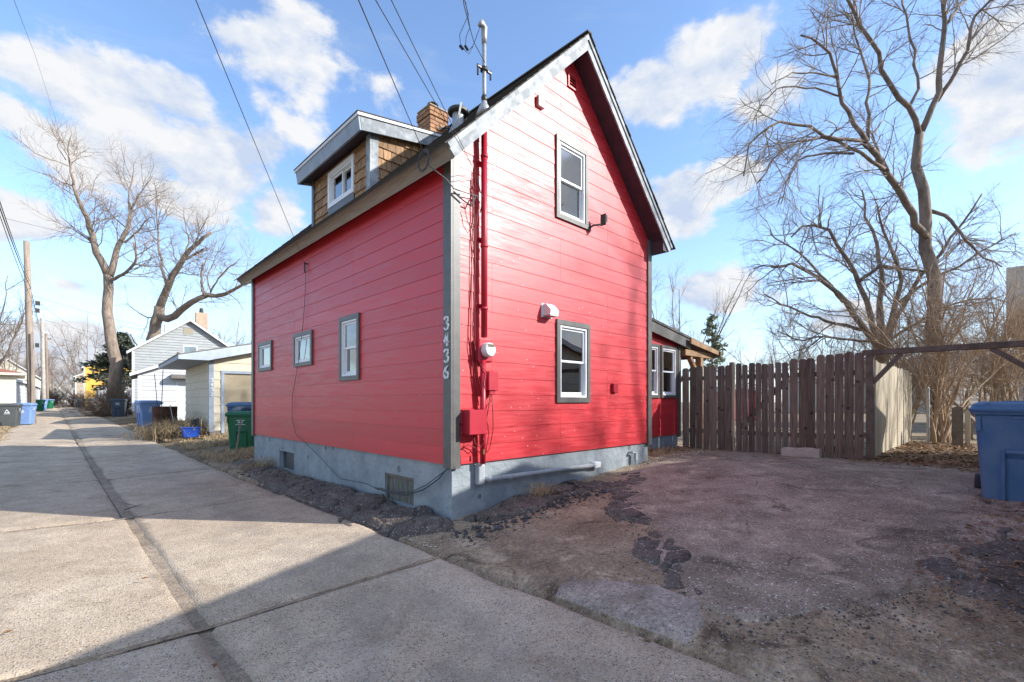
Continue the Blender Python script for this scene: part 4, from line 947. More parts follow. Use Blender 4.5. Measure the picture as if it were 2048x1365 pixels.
ng = gable_building('neighbour_garage', 'wide low garage right beside the viewpoint, shading the parking pad', 'garage', (10.75, -5.42, 0), R(180), 11.3, 9, 2.47, .227, LYEL, GROOF, door=(6.6, 9.4, 2.2, WHITEP), windows=[(3.6, 4.5, 1.1, 2.0)], base=.0)

# ================================================================ ALLEY: cream garage with blue trim (shed roof)
def cream_garage():
    o = D(420, 862, 17); z0 = .20; t = thing('cream_garage', 'cream garage with blue-grey trim and sloping roof behind the red house', 'garage', (o.x, o.y, 0), R(-3)); BASE[t.name] = Vector((0, 0, 0))
    w, l, h, s = 6.4, 6.0, 2.72, .27
    g = [(.02, -.5), (w, -.5), (w, h + s * w * .5), (w * .62, h + s * w * .62), (.02, h)]
    MB().prism([(x, .02, z) for x, z in g], [(x, l, z) for x, z in g]).obj('wall_core', CREAM, t)
    z = z0; dr = (.44, 3.0, 2.26); lap = .305
    pls = [lambda u, q: h + u * s - q]
    while z < h + .7:
        z1 = z + lap
        for (a, b, c, d) in cut([(0, w, z, z1)], (dr[0] - .1, dr[1] + .1, -1, dr[2] + .1)):
            m = MB(); poly = [(a, c), (b, c), (b, d), (a, d)]
            for f in pls: poly = clip(poly, f)
            if len(poly) > 2: m.prism([(u, -.026 + .02 * (q - z) / lap, q) for u, q in poly], [(u, .02, q) for u, q in poly]).obj('siding_board', CREAM, t)
        if z < h: MB().prism([(-.026, 0, z), (-.026, l, z), (-.006, l, min(z1, h)), (-.006, 0, min(z1, h))], [(.02, 0, z), (.02, l, z), (.02, l, min(z1, h)), (.02, 0, min(z1, h))]).obj('siding_board', CREAM, t)
        z = z1
    MB().box(-.04, .0, -.04, .10, z0 - .04, h + .02).box(.0, .11, -.04, -.0, z0 - .04, h + .02).obj('corner_board', BLUEG, t)
    MB().box(-.01, w, .0, l, -.6, z0).obj('foundation', M('crumbling_block', (.16, .13, .11), (.26, .22, .18), scale=7, rough=.95), t)
    # roof with deep overhang on the alley side
    q = [(-.95, h - .02), (w * .62, h + .02 + s * w * .62), (w * .62, h + .2 + s * w * .62), (-.95, h + .10 - .0)]
    MB().prism([(x, -.32, z) for x, z in q], [(x, l + .3, z) for x, z in q]).obj('roof_deck', BLUEG, t)
    q2 = [(-1.0, h + .102), (w * .62, h + .205 + s * w * .62), (w * .62, h + .24 + s * w * .62), (-1.0, h + .135)]
    MB().prism([(x, -.38, z) for x, z in q2], [(x, l + .35, z) for x, z in q2]).obj('roofing', GROOF, t)
    q3 = [(-.97, h - .04), (-.1, h - .04), (w * .62, h + s * w * .62 - .04), (w * .62, h + .2 + s * w * .62), (-.97, h + .10)]
    MB().prism([(x, -.36, z) for x, z in q3], [(x, -.322, z) for x, z in q3]).obj('rake_board', M('pale_blue_trim', (.36, .42, .49), (.44, .50, .56), scale=4, rough=.6), t)
    MB().box(-.98, -.951, -.32, l + .3, h - .05, h + .10).obj('fascia', BLUEG, t)
    MB().box(-.95, -.03, -.30, l + .28, h - .05, h - .025).obj('soffit', BLUEG, t)
    MB().box(dr[0] - .1, dr[0], -.045, 0, z0 - .1, dr[2] + .1).box(dr[1], dr[1] + .1, -.045, 0, z0 - .1, dr[2] + .1).box(dr[0], dr[1], -.045, 0, dr[2], dr[2] + .1).obj('door_trim', BLUEG, t)
    for k in range(4): MB().box(dr[0], dr[1], .02, .06, z0 - .1 + k * .54 + .004, z0 - .1 + (k + 1) * .54 - .002).obj('door_panel', CREAMD, t)
    for ch, z in zip('3432', (1.95, 1.78, 1.61, 1.44)): digit(ch, (.02, -.05, z), (1, 0, 0), (0, 0, 1), .075, .009, t)
    MB().bar((-.98, -.3, h + .16), (-.6, 1.5, h + .24), .05, .05).obj('roof_stick', BRZ, t)
cream_garage()

# grey two-storey cottage beyond with its white lean-to garage
o = D(265, 832, 33)
gh = gable_building('grey_house', 'pale grey clapboard gabled house with chimney beyond the cream garage', 'house', (o.x, o.y, 0), R(-6), 6.6, 8, 4.75, .72, GREYS, GROOF, ov=.3, lap=.19, windows=[(2.95, 3.7, 4.3, 5.25)], base=.55, found=TANS)
MB().box(2.9, 3.5, -.04, -.0, 6.15, 6.6).obj('attic_vent', M('tan_vent', (.30, .27, .2), None, rough=.7), gh)
MB().box(3.9, 4.7, 3.0, 3.7, 5.8, 8.3).obj('chimney', M('tan_chimney_brick', (.40, .28, .20), (.50, .37, .27), scale=4, rough=.9), gh); MB().lathe([(.16, 8.3), (.12, 8.7)], (4.3, 3.35, 0), 10).obj('chimney_pot', BRZ, gh)
MB().lathe([(.09, 6.3), (.09, 6.75), (.14, 6.78), (.1, 6.88)], (1.9, 1.0, 0), 10).obj('vent_stack', WHITEP, gh)
MB().box(-.06, -.02, 2.0, 2.12, .6, 4.3).box(-.1, -.02, 1.8, 2.3, 1.0, 2.0).box(-.05, -.02, 3.6, 4.3, 3.6, 4.4).obj('downpipe', GALV, gh)
# satellite dish on the roof edge
sd_ = thing('satellite_dish', 'white satellite dish on the left roof edge of the grey house', 'satellite dish', tuple(D(250, 690, 33.5)))
c = D(253, 664, 33.5); d = (CAMP - c).normalized()
mb = MB().tube([D(268, 690, 33.5), D(258, 670, 33.5), c], .05, 6); mb.obj('arm', GALV, sd_)
q = Matrix.Translation(c - BASE[sd_.name]) @ Vector((-.6, -.8, .35)).to_track_quat('Z', 'Y').to_matrix().to_4x4()
mb = MB().lathe([(.02, 0), (.35, .05), (.55, .14), (.56, .17), (.35, .09), (.02, .04)], n=20); me = mb.obj('dish', WHITEP, sd_); me.data.transform(q)

o = D(277, 838, 25.5)
wg = gable_building('white_garage', 'white garage with open panel door between blue bin and cream garage', 'garage', (o.x, o.y, 0), R(-6), 4.6, 6, 2.75, .42, WHS, GROOF, ov=.35, lap=.2, door=(1.75, 4.2, 2.25, WHS), base=.25)
MB().box(1.4, 4.6, -.55, -.02, 2.50, 2.72).obj('door_canopy', GROOF, wg)
# further buildings on the right side of the alley
o = D(198, 815, 50)
gable_building('small_white_garage', 'small white gabled garage beyond the large tree trunk', 'garage', (o.x, o.y, .1), R(-2), 5.2, 12, 2.5, .35, WHS, GROOF, lap=.3, base=.25)
o = D(168, 812, 68)
gable_building('yellow_house', 'bright yellow house partly hidden by the spruce', 'house', (o.x, o.y, .2), R(-2), 7, 9, 5.9, .6, YELS, GROOF, lap=.3, base=.4, tm=WHITEP, windows=[(3, 4, 3.6, 5)])
o = D(151, 812, 88)
gable_building('stone_house', 'pale tan house beyond the yellow house down the alley', 'house', (o.x, o.y, .2), R(-2), 7, 9, 5.6, .5, TANS, BROOF, lap=.4, base=.4, windows=[(1.5, 2.5, 3.4, 4.8), (4, 5, 3.4, 4.8)])
o = D(134, 808, 108)
gable_building('far_white_garage', 'tiny white garage near the far end of the alley', 'garage', (o.x, o.y, .3), 0, 5, 6, 2.6, .4, WHS, GROOF, lap=.5, base=.3)
# left side
o = D(40, 812, 30)
gable_building('cream_garage', 'cream clapboard garage with reddish hip roof on the left edge', 'garage', (o.x - 6.2, o.y, .05), R(2), 6.0, 6.0, 2.85, .30, LYEL, RROOF, lap=.16, base=.35, hip=True, ov=.45, tm=LYEL)
o = D(60, 812, 38)
gable_building('white_shed', 'plain white garage wall seen behind the first utility pole', 'garage', (o.x - 5.3, o.y, .1), 0, 5.0, 6, 2.6, .3, WHS, GROOF, lap=.3, base=.3)
o = D(83, 812, 56)
gable_building('blue_grey_garage', 'pale blue-grey garage with red roof between the left poles', 'garage', (o.x - 5.6, o.y, .2), 0, 5.4, 7, 2.7, .5, GREYS, RROOF, lap=.3, base=.3)
o = D(72, 812, 75)
gable_building('gabled_house', 'cream gabled house end above the garages left of the second pole', 'house', (o.x - 7, o.y, .2), 0, 8, 8, 4.2, .8, LYEL, BROOF, lap=.4, base=.3)

o = D(1450, 841, 26)
gable_building('red_shed', 'low red garage glimpsed through the gaps of the picket gate', 'shed', (o.x, o.y, .2), R(-46), 1.75, 3.0, 1.62, .2, RED, GROOF, lap=.3, base=.1, corner=False, ov=.1)
o = D(2046, 800, 18.5)
nh = gable_building('brown_roofed_house', 'tan house with steep brown roof at the right edge of view', 'house', (o.x, o.y - 9.2, 0), 0, 7.5, 9.2, 4.75, .62, TANB, BROOF, lap=.25, base=.6, ov=.45)
for k in range(3): MB().box(-.035, -.0, 8.0 - 2.6 * k, 9.0 - 2.6 * k, 1.4, 2.9).obj('window', WHITEP, nh)

# ================================================================ WHEELED BINS
def bin_(label, px, py, d, rz, body, lid, z=None, sc=1.0, group=None, prints=True, open_=0, loc=None, name='wheeled_bin'):
    p = D(px, py, d) if loc is None else Vector(loc)
    zz = p.z if z is None else z
    t = thing(name, label, 'bin', (p.x, p.y, zz), rz, group); BASE[t.name] = Vector((0, 0, 0)); t.scale = (sc,) * 3
    def sect(w0, w1, y0, y1, z, r=.06):
        pts = []
        for cx_, cy_, a0 in ((w1 - r, y1 - r, 0), (w0 + r, y1 - r, 90), (w0 + r, y0 + r, 180), (w1 - r, y0 + r, 270)):
            for k in range(4): a = R(a0 + 30 * k); pts.append((cx_ + r * math.cos(a), cy_ + r * math.sin(a), z))
        return pts
    prof = [(.27, -.29, .24, .02), (.285, -.31, .26, .04), (.335, -.375, .34, .86), (.34, -.38, .36, .97), (.375, -.41, .40, .975), (.375, -.41, .40, 1.03)]
    mb = MB(); n = 16; vs = []
    for (w, y0, y1, z_) in prof: vs += sect(-w, w, y0, y1, z_)
    fs = [(i * n + k, i * n + (k + 1) % n, (i + 1) * n + (k + 1) % n, (i + 1) * n + k) for i in range(len(prof) - 1) for k in range(n)] + [tuple(range(n))[::-1]]
    # wheel arches: shallow side panels instead of cutting
    mb.add(vs, fs)
    b = mb.obj('body', body, t, bevel=.006)
    # recessed front panel with its frame ribs
    fy = lambda z_: -.31 - (.065) * (z_ - .04) / .82
    mb = MB()
    for (xa, xb) in ((-.145, -.11), (.11, .145)):
        mb.prism([(xa, fy(.05) - .04, .05), (xb, fy(.05) - .04, .05), (xb, fy(.60) - .035, .60), (xa, fy(.60) - .035, .60)], [(xa, fy(.05) + .01, .05), (xb, fy(.05) + .01, .05), (xb, fy(.60) + .01, .60), (xa, fy(.60) + .01, .60)])
    mb.prism([(-.11, fy(.58) - .035, .58), (.11, fy(.58) - .035, .58), (.11, fy(.61) - .030, .61), (-.11, fy(.61) - .030, .61)], [(-.11, fy(.5) + .01, .50), (.11, fy(.5) + .01, .50), (.11, fy(.61) + .01, .61), (-.11, fy(.61) + .01, .61)])
    mb.obj('front_ribs', body, t, bevel=.004)
    for ga, gb, gc in ((-.33, -.29, .80), (.29, .33, .80), (-.05, .05, .93)): MB().box(ga, gb, -.39, -.36, gc, .96).obj('rim_gusset', body, t, bevel=.004)
    lv = []; lp = [(.385, -.435, .42, 1.005), (.39, -.44, .42, 1.035), (.375, -.42, .40, 1.05), (.36, -.40, .385, 1.085), (.30, -.33, .32, 1.115)]
    for (w, y0, y1, z_) in lp: lv += sect(-w, w, y0, y1, z_, .07)
    m = len(lp); fs = [(i * n + k, i * n + (k + 1) % n, (i + 1) * n + (k + 1) % n, (i + 1) * n + k) for i in range(m - 1) for k in range(n)] + [tuple(range((m - 1) * n, m * n)), tuple(range(n))[::-1]]
    l = MB().add(lv, fs).obj('lid', lid, t, bevel=.005)
    MB().box(-.26, -.22, -.41, -.30, 1.05, 1.10).box(.22, .26, -.41, -.30, 1.05, 1.10).box(-.12, .12, -.30, .28, 1.112, 1.122).obj('lid_ribs', lid, l, bevel=.004)
    MB().tube([(-.28, .36, .95), (-.28, .47, 1.01), (.28, .47, 1.01), (.28, .36, .95)], .017, 8).obj('handle', lid, t, smooth=True)
    MB().tube([(-.33, .30, .13), (.33, .30, .13)], .012, 6).obj('axle', GALV, t)
    for s in (-1, 1):
        w = MB().lathe([(.06, -.03), (.125, -.03), (.135, -.015), (.135, .015), (.125, .03), (.06, .03)], (s * .33, .30, .135), 18, 'x').obj('wheel', BLACK, t)
        MB().lathe([(.02, -.034), (.075, -.033), (.08, .033), (.02, .034)], (s * .33, .30, .135), 14, 'x').obj('hub', B_GREY, w)
    if prints:
        mb = MB()
        for (a, c, w, h) in ((-.10, .86, .10, .018), (.02, .86, .08, .018), (-.06, .80, .05, .035), (.02, .80, .04, .03), (-.12, .75, .24, .014)): mb.box(a, a + w, fy(c) - .012, fy(c) - .006, c, c + h)
        mb.obj('white_marking', PRINT, t)
        # side mark: bold chasing-arrow like figure
        sx = lambda z_: .285 + .05 * (z_ - .04) / .82
        for s in (-1, 1):
            mb = MB()
            for p0, p1 in (((-.06, .70), (.0, .82)), ((.0, .82), (.06, .70)), ((.08, .68), (-.08, .68)), ((-.10, .62), (.10, .62)), ((-.06, .72), (-.09, .66))):
                mb.bar((s * (sx(p0[1]) + .006), p0[0], p0[1]), (s * (sx(p1[1]) + .006), p1[0], p1[1]), .02, .006, (s, 0, 0))
            mb.obj('white_symbol', PRINT, t)
    return t
bin_('large dusty blue bin with blue lid at the right edge, near the gateway', 0, 0, 0, R(-90), B_BLUE, B_BLUE, loc=(4.42, -4.56, .10), sc=1.03, prints=False)
bin_('dark green bin at the far corner of the red house', 488, 905, 13.4, R(-28), B_GREEN, B_GREEN, z=-.14)
bin_('blue bin behind the green bin, against the cream garage door', 0, 0, 0, R(-110), B_BLUE, B_BLUE, loc=tuple(D(487, 850, 14.6)[:2]) + (.10,))
bin_('navy-lidded black bin squeezed beside the green bin', 0, 0, 0, R(-85), B_NAVY, B_NAVY, loc=tuple(D(505, 862, 14.0)[:2]) + (-.02,), prints=False)
bin_('dark grey bin with white scrawl, first on the left alley edge', 18, 852, 23.0, R(80), B_GREY, B_GREY, z=.03)
bin_('light blue bin tucked behind the dark grey bin on the left', 48, 850, 24.5, R(75), B_LBLUE, B_LBLUE, z=.05)
bin_('light blue bin with raised handle by the rusty barrel', 297, 850, 20.6, R(-80), B_LBLUE, B_LBLUE, z=.17)
bin_('navy bin standing beside the corner of the grey house', 238, 833, 29.5, R(-15), B_NAVY, B_NAVY, z=.28)
bin_('light blue bin in front of the small white garage', 187, 818, 50, R(-10), B_LBLUE, B_LBLUE, z=.38, sc=1.05)
bin_('dark bin just left of the small white garage corner', 163, 816, 58, R(-10), B_NAVY, B_NAVY, z=.42)
bin_('far dark bin, second from the small white garage corner', 156, 815, 60, R(10), B_GREY, B_NAVY, z=.42)
bin_('green bin behind the first utility pole on the left', 76, 820, 46, R(60), B_GREEN, B_GREEN, z=.30)
bin_('blue bin beside the green bin behind the first pole', 82, 818, 49, R(60), B_LBLUE, B_LBLUE, z=.32)
bin_('green bin with blue lid behind the second pole', 97, 816, 56, R(60), B_GREEN, B_LBLUE, z=.36)

# rusty barrel, blue tub, leaning stick, iron rods
p = D(330, 862, 18.6); p.z = .08
rb = thing('rusty_barrel', 'rusty open-topped burn barrel among dry weeds', 'barrel', tuple(p))
MB().lathe([(.40, p.z), (.41, p.z + .02), (.40, p.z + .3), (.415, p.z + .32), (.40, p.z + .34), (.40, p.z + .62), (.415, p.z + .64), (.40, p.z + .66), (.41, p.z + .97), (.38, p.z + .97), (.37, p.z + .1)], (p.x, p.y, 0), 20).obj('drum', RUST, rb, smooth=False)
p = D(381, 873, 16.5); p.z = .0
tb = thing('blue_tub', 'small bright blue plastic crate in the dry weeds', 'crate', tuple(p))
mb = MB(); a, b = .26, .20
mb.prism([(p.x - a * .8, p.y - b * .8, .02), (p.x + a * .8, p.y - b * .8, .02), (p.x + a, p.y - b, .34), (p.x - a, p.y - b, .34)], [(p.x - a * .8, p.y + b * .8, .02), (p.x + a * .8, p.y + b * .8, .02), (p.x + a, p.y + b, .34), (p.x - a, p.y + b, .34)])
mb.box(p.x - a - .03, p.x + a + .03, p.y - b - .03, p.y + b + .03, .33, .36); tubm = mb.obj('tub', M('bright_blue_plastic', (.01, .05, .30), (.012, .065, .36), scale=4, rough=.4), tb); tb.rotation_euler[2] = 0
MB().tube([(p.x + .1, p.y + .1, .3), (p.x + .12, p.y + .12, .55), (p.x + .2, p.y + .1, .62), (p.x + .22, p.y, .36)], [.10, .09, .07, .05], 8).obj('black_bag', BLACK, tb)
MB().tube([D(470, 920, 11.6), D(476, 880, 11.75), D(482, 838, 12)], [.022, .026, .02], 7).obj('leaning_stick', BARKD, None, smooth=True, label='rough wooden stick leaning in front of the green bin', cat='stick')
for px0, py0, px1, py1, d, lab in ((326, 740, 322, 845, 18.2, 'thin iron rod standing in the rusty barrel'), (309, 748, 318, 850, 19.4, 'thin iron rod leaning beside the light blue bin'), (340, 810, 352, 868, 17.6, 'short grey stake in front of the rusty barrel')):
    MB().tube([D(px0, py0, d), D(px1, py1, d - .3)], .014, 5).obj('iron_rod', BRZ if d > 18 else GALV, None, label=lab, cat='rod')

# ================================================================ UTILITY POLES AND CABLES
def pole(label, pb, pt, d, r, arm=None, mat=POLE):
    b = D(*pb, d); t_ = D(*pt, d); t_.x = b.x + (t_.x - b.x); T = thing('utility_pole', label, 'utility pole', tuple(b), 0, 'utility poles along the alley')
    MB().tube([b - Vector((0, 0, .6)), b.lerp(t_, .33), b.lerp(t_, .66), t_], [r, r * .93, r * .84, r * .74], 14).obj('pole', mat, T, smooth=True)
    if arm:
        for (f, w) in arm:
            c = b.lerp(t_, f); MB().bar(c + Vector((-w, .12, 0)), c + Vector((w, .12, 0)), .10, .12).obj('crossarm', BARKD, T)
            for s in (-.9, -.4, .4, .9): MB().lathe([(.03, 0), (.05, .05), (.05, .1), (.02, .14)], (c.x + s * w, c.y + .12, c.z + .06), 8).obj('insulator', BRZ, T)
    return T, b, t_
T, b, t_ = pole('tallest brown utility pole, nearest on the left of the alley', (65, 850), (53, 483), 26, .175)
for z, w in ((6.5, .10), (6.1, .09), (4.2, .08)): MB().box(b.x + .1, b.x + .1 + w * 2, b.y - .1, b.y + .06, z, z + .22).obj('pole_bracket', BRZ, T)
MB().box(b.x - .04, b.x + .04, b.y - .21, b.y - .19, .6, 5.0).obj('ground_wire_cover', POLE, T)
pole('pale grey utility pole, second on the left of the alley', (88, 824), (84, 636), 52, .20, None, M('pale_pole_wood', (.33, .30, .27), (.44, .41, .37), scale=3, rough=.9))
pole('dark utility pole close behind the second pole', (95, 816), (92, 668), 66, .19, [(.93, .5)])
pole('utility pole with long crossarm far down the alley', (100, 812), (97, 700), 88, .18, [(.86, 1.0), (.3, .9)])
pole('small distant utility pole with crossarm, last in the row', (107, 809), (104, 728), 118, .2, [(.75, 1.2)])
def wire(label, pts, r=.006, mat=CABLE, sag=0, group='overhead cables', n=14):
    r *= .6
    P = [Vector(p) for p in pts]
    if len(P) == 2:
        a, b = P; P = [a.lerp(b, i / n) - Vector((0, 0, sag * 4 * (i / n) * (1 - i / n))) for i in range(n + 1)]
    return MB().tube(P, r, 5).obj('overhead_cable', mat, None, smooth=True, label=label, cat='cable', group=group)
tip = Vector((cx - .09, cy - .04, 5.70))
h1 = Vector((-.05, bx.y + .02, bx.z + .02))
wire('single cable falling from the top left to the middle of the alley wall', [D(370, -60, 3.2) + (D(370, -60, 3.2) - h1).normalized() * 11, h1], .006, sag=.03)
e1 = Vector((-.33, .05, 3.99)); e2 = Vector((.33, -.07, 3.93))
wire('cable dropping from the top edge to the coil on the eave', [D(700, -45, 2.4) + (D(700, -45, 2.4) - e1).normalized() * 11, e1], .006, sag=.02)
wire('left cable of the pair crossing the chimney to the corner', [D(728, -45, 2.5) + (D(728, -45, 2.5) - Vector((.28, -.08, 3.98))).normalized() * 11, Vector((.28, -.08, 3.98))], .005, sag=.02)
wire('right cable of the pair crossing the chimney to the corner', [D(758, -55, 2.6) + (D(758, -55, 2.6) - e2).normalized() * 11, e2], .005, sag=.02)
wire('service drop looping down to the mast head', [D(918, -60, 3.0) + (D(918, -60, 3.0) - D(928, 10, 3.9)).normalized() * 9, D(918, -60, 3.0), D(928, 10, 3.9), D(938, 50, 4.9), D(948, 85, 5.4), (cx - .03, cy - .05, 5.28)], .007)
wire('left drip loop hanging beside the mast', [D(929, 0, 4.0), D(937, 30, 5.0), D(919, 70, 5.7), D(921, 88, 5.8), D(932, 104, 5.8), D(938, 108, 5.8), D(945, 95, 5.85), tip], .006)
wire('right drip loop hanging beside the mast', [D(931, 5, 4.0), D(940, 55, 5.5), D(932, 75, 5.75), D(931, 90, 5.8), D(936, 103, 5.8), D(946, 92, 5.85), tip], .006)
for q in (((919.5, 92), (926, 99)), ((930, 92), (935, 100))): MB().tube([D(*q[0], 5.8), D(*q[1], 5.8)], .016, 6).obj('cable_splice', BLACK, None, label='thick black splice on the %s drip loop by the mast' % ('left' if q[0][0] < 925 else 'right'), cat='splice')
# tangle at the eave corner and line to the conduit
mb = MB(); c = Vector((-.34, .06, 3.93))
for k in range(3):
    mb.tube([c + Vector((0, (.09 + .012 * k) * math.cos(a), (.10 + .01 * k) * math.sin(a))) for a in [i * math.pi / 8 for i in range(17)]], .004, 5, False)
mb.obj('cable_coil', CABLE, house)
cab([e1, (-.30, -.0, 3.86), (-.16, -.12, 3.72), (-.04, -.10, 3.66), (.15, -.07, 3.68), (.33, -.06, 3.70), (.36, -.08, 3.62)], .007, CABLEG)
cab([(-.02, -.07, 3.64), (.12, -.07, 3.58), (.24, -.06, 3.56), (.30, -.07, 3.68)], .010, CABLE)
cab([(.14, -.05, 3.55), (.20, -.05, 3.35), (.27, -.06, 3.28), (.33, -.06, 3.36), (.35, -.07, 3.6)], .005, rc)
cab([e2, (.36, -.09, 3.75), (.40, -.10, 3.68), (.37, -.07, 3.5)], .006)
# alley lines
pt1 = D(62, 610, 26); pt0 = D(54, 500, 26)
for i, (py, pz, r) in enumerate(((385, 560, .018), (400, 575, .022), (415, 600, .014))):
    wire(('upper', 'middle', 'lower')[i] + ' line of the thick bundle running along the alley at the left edge', [D(-30, py - 70, 8.5), D(58 + i * 3, pz, 25.8)], r, sag=.15)
    wire(('upper', 'middle', 'lower')[i] + ' far line of the bundle between the first and second poles', [D(58 + i * 3, pz, 25.8), D(85, 668 + 8 * i, 52)], r, sag=.3)
for i, (a, b2_, da, db) in enumerate((((10, 437), (500, 521), 22, 40), ((60, 590), (505, 690), 26, 36), ((70, 600), (270, 720), 26, 40), ((88, 640), (420, 700), 50, 36), ((90, 668), (300, 706), 52, 40), ((92, 690), (260, 712), 60, 44), ((100, 700), (250, 760), 80, 50))):
    wire(('thin line crossing high in front of the bare trees on the left', 'thin line from the first pole to the cream garage', 'thin line from the first pole to the grey house', 'thin line from the second pole past the grey gable', 'lower thin line from the second pole', 'thin line between far poles and the spruce', 'lowest thin line sagging over the far alley')[i], [D(*a, da), D(*b2_, db)], .012 + .004 * (i > 2), sag=.4)
wire('faint pair of lines rising steeply at the top left', [D(20, -20, 9), D(70, 110, 16), D(118, 260, 30), D(126, 410, 34)], .007)
# ground twigs
for i, pts in enumerate((((238, 1004), (262, 1010), (280, 1013)), ((249, 1020), (268, 1014), (282, 1010)))):
    P = [D(x, y, 1) for x, y in pts]; P = [CAMP + (p - CAMP) * ((-.225 - 1.25) / (p.z - 1.25)) for p in P]
    MB().tube(P, [.007, .006, .003], 5).obj('fallen_twig', BARKD, None, label=('forked', 'straighter')[i] + ' dry twig lying on the alley drain line', cat='twig')
# ================================================================ TREES
def resample(P, n):
    P = np.asarray(P, float); d = np.r_[0, np.cumsum(np.linalg.norm(np.diff(P, axis=0), axis=1))]; t = np.linspace(0, d[-1], n)
    return np.stack([np.interp(t, d, P[:, i]) for i in range(3)], 1)
def nrm(a): return a / (np.linalg.norm(a, axis=-1, keepdims=True) + 1e-9)
def tubes(P, Rr, s=3):
    """P (N,K,3), Rr (N,K) -> verts, quads"""
    N_, K, _ = P.shape; T = np.empty_like(P); T[:, 1:-1] = P[:, 2:] - P[:, :-2]; T[:, 0] = P[:, 1] - P[:, 0]; T[:, -1] = P[:, -1] - P[:, -2]; T = nrm(T)
    ref = np.where(np.abs(T[:, :1, 2:3]) > .85, np.array([1., 0, 0]), np.array([0, 0, 1.])) + T * 0
    U = nrm(np.cross(T, ref)); V = np.cross(U, T); a = np.arange(s) * 2 * np.pi / s
    vs = P[:, :, None] + (U[:, :, None] * np.cos(a)[:, None] + V[:, :, None] * np.sin(a)[:, None]) * Rr[:, :, None, None]
    i = (np.arange(N_)[:, None, None] * K + np.arange(K - 1)[None, :, None]) * s; k = np.arange(s); k2 = (k + 1) % s
    F = np.stack([i + k, i + k2, i + s + k2, i + s + k], -1).reshape(-1, 4); return vs.reshape(-1, 3), F
def spawn(P, Rr, n, tr_, ang, ln, lnj, K, rr, up, rs, wig=.12, flat=None):
    """children off parent polylines"""
    N_, Kp, _ = P.shape; L_ = np.linalg.norm(np.diff(P, axis=1), axis=2).sum(1)
    cnt = np.maximum(1, np.round(n * L_ / L_.mean() * rs.uniform(.6, 1.4, N_))).astype(int); pi = np.repeat(np.arange(N_), cnt)
    m = len(pi); t = rs.uniform(tr_[0], 1, m) ** tr_[1]; f = t * (Kp - 1); i0 = np.minimum(f.astype(int), Kp - 2); fr = (f - i0)[:, None]
    p0 = P[pi, i0] * (1 - fr) + P[pi, i0 + 1] * fr; T = nrm(P[pi, i0 + 1] - P[pi, i0]); r0 = Rr[pi, i0] * (1 - fr[:, 0]) + Rr[pi, i0 + 1] * fr[:, 0]
    q = rs.normal(size=(m, 3)); q -= (q * T).sum(1, keepdims=True) * T; q = nrm(q); a = np.radians(rs.normal(ang, 12, m))[:, None]
    d = nrm(T * np.cos(a) + q * np.sin(a)); length = ln * rs.uniform(1 - lnj, 1 + lnj, m) * (1 - .35 * t)
    out = np.empty((m, K, 3)); out[:, 0] = p0; st = (length / (K - 1))[:, None]
    upv = np.array(up, float)
    for k in range(1, K):
        out[:, k] = out[:, k - 1] + d * st; d = nrm(d + upv * (1. / K) * 1.6 + rs.normal(size=(m, 3)) * wig)
    R0 = np.minimum(r0 * .6, rr); R_ = R0[:, None] * np.linspace(1, .42, K)[None]; return out, R_
def bare_tree(label, base, limbs, bark, twig, seed, lv, name='bare_tree', group=None, cat='tree', trunkname='trunk'):
    """limbs: list of (points, r0, r1); first one is the trunk. lv: per level dict"""
    rs = np.random.RandomState(seed); t = thing(name, label, cat, tuple(base), 0, group)
    mb = MB(); Ps = []; Rs = []; K = 12
    for j, (pts, r0, r1) in enumerate(limbs):
        Pp = resample(pts, K); ln = np.linalg.norm(Pp[-1] - Pp[0]); w = rs.normal(size=(K, 3)) * ln * .006; w[0] = 0; w[-1] *= float(j > 0); Pp = Pp + w
        if j == 0: Pp[0, 2] -= .3
        rr_ = np.linspace(r0, r1, K) * (.84 if j else 1.)
        if j == 0: rr_[0] *= 1.35; rr_[1] *= 1.08
        (mb if j else mb).tube([Vector(p) for p in Pp], list(rr_), 10 if r0 > .05 else 6)
        if j == 0: mb.obj(trunkname, bark, t, smooth=True); mb = MB()
        else: mb.obj('limb', bark, t, smooth=True); mb = MB()
        Ps.append(Pp); Rs.append(rr_)
    st = 1 if len(limbs) > 1 else 0
    P = np.array(Ps[st:]); Rr = np.array(Rs[st:]); VV = []; FF = []; off = 0
    for i, l in enumerate(lv):
        P, Rr = spawn(P, Rr, l['n'], l.get('t', (.15, .8)), l.get('a', 45), l['l'], l.get('j', .45), l.get('k', 6), l['r'], l.get('up', (0, 0, .3)), rs, l.get('w', .12))
        v, f = tubes(P, Rr, 4 if i == 0 else 3); VV.append(v); FF.append(f + off); off += len(v)
    npmesh('crown', np.concatenate(VV), np.concatenate(FF), twig, t, smooth=True); return t
def L3(pts, d0, d1=None, jit=0):
    d1 = d0 if d1 is None else d1; n = len(pts)
    return [tuple(D(x, y, d0 + (d1 - d0) * i / max(1, n - 1) )) for i, (x, y) in enumerate(pts)]
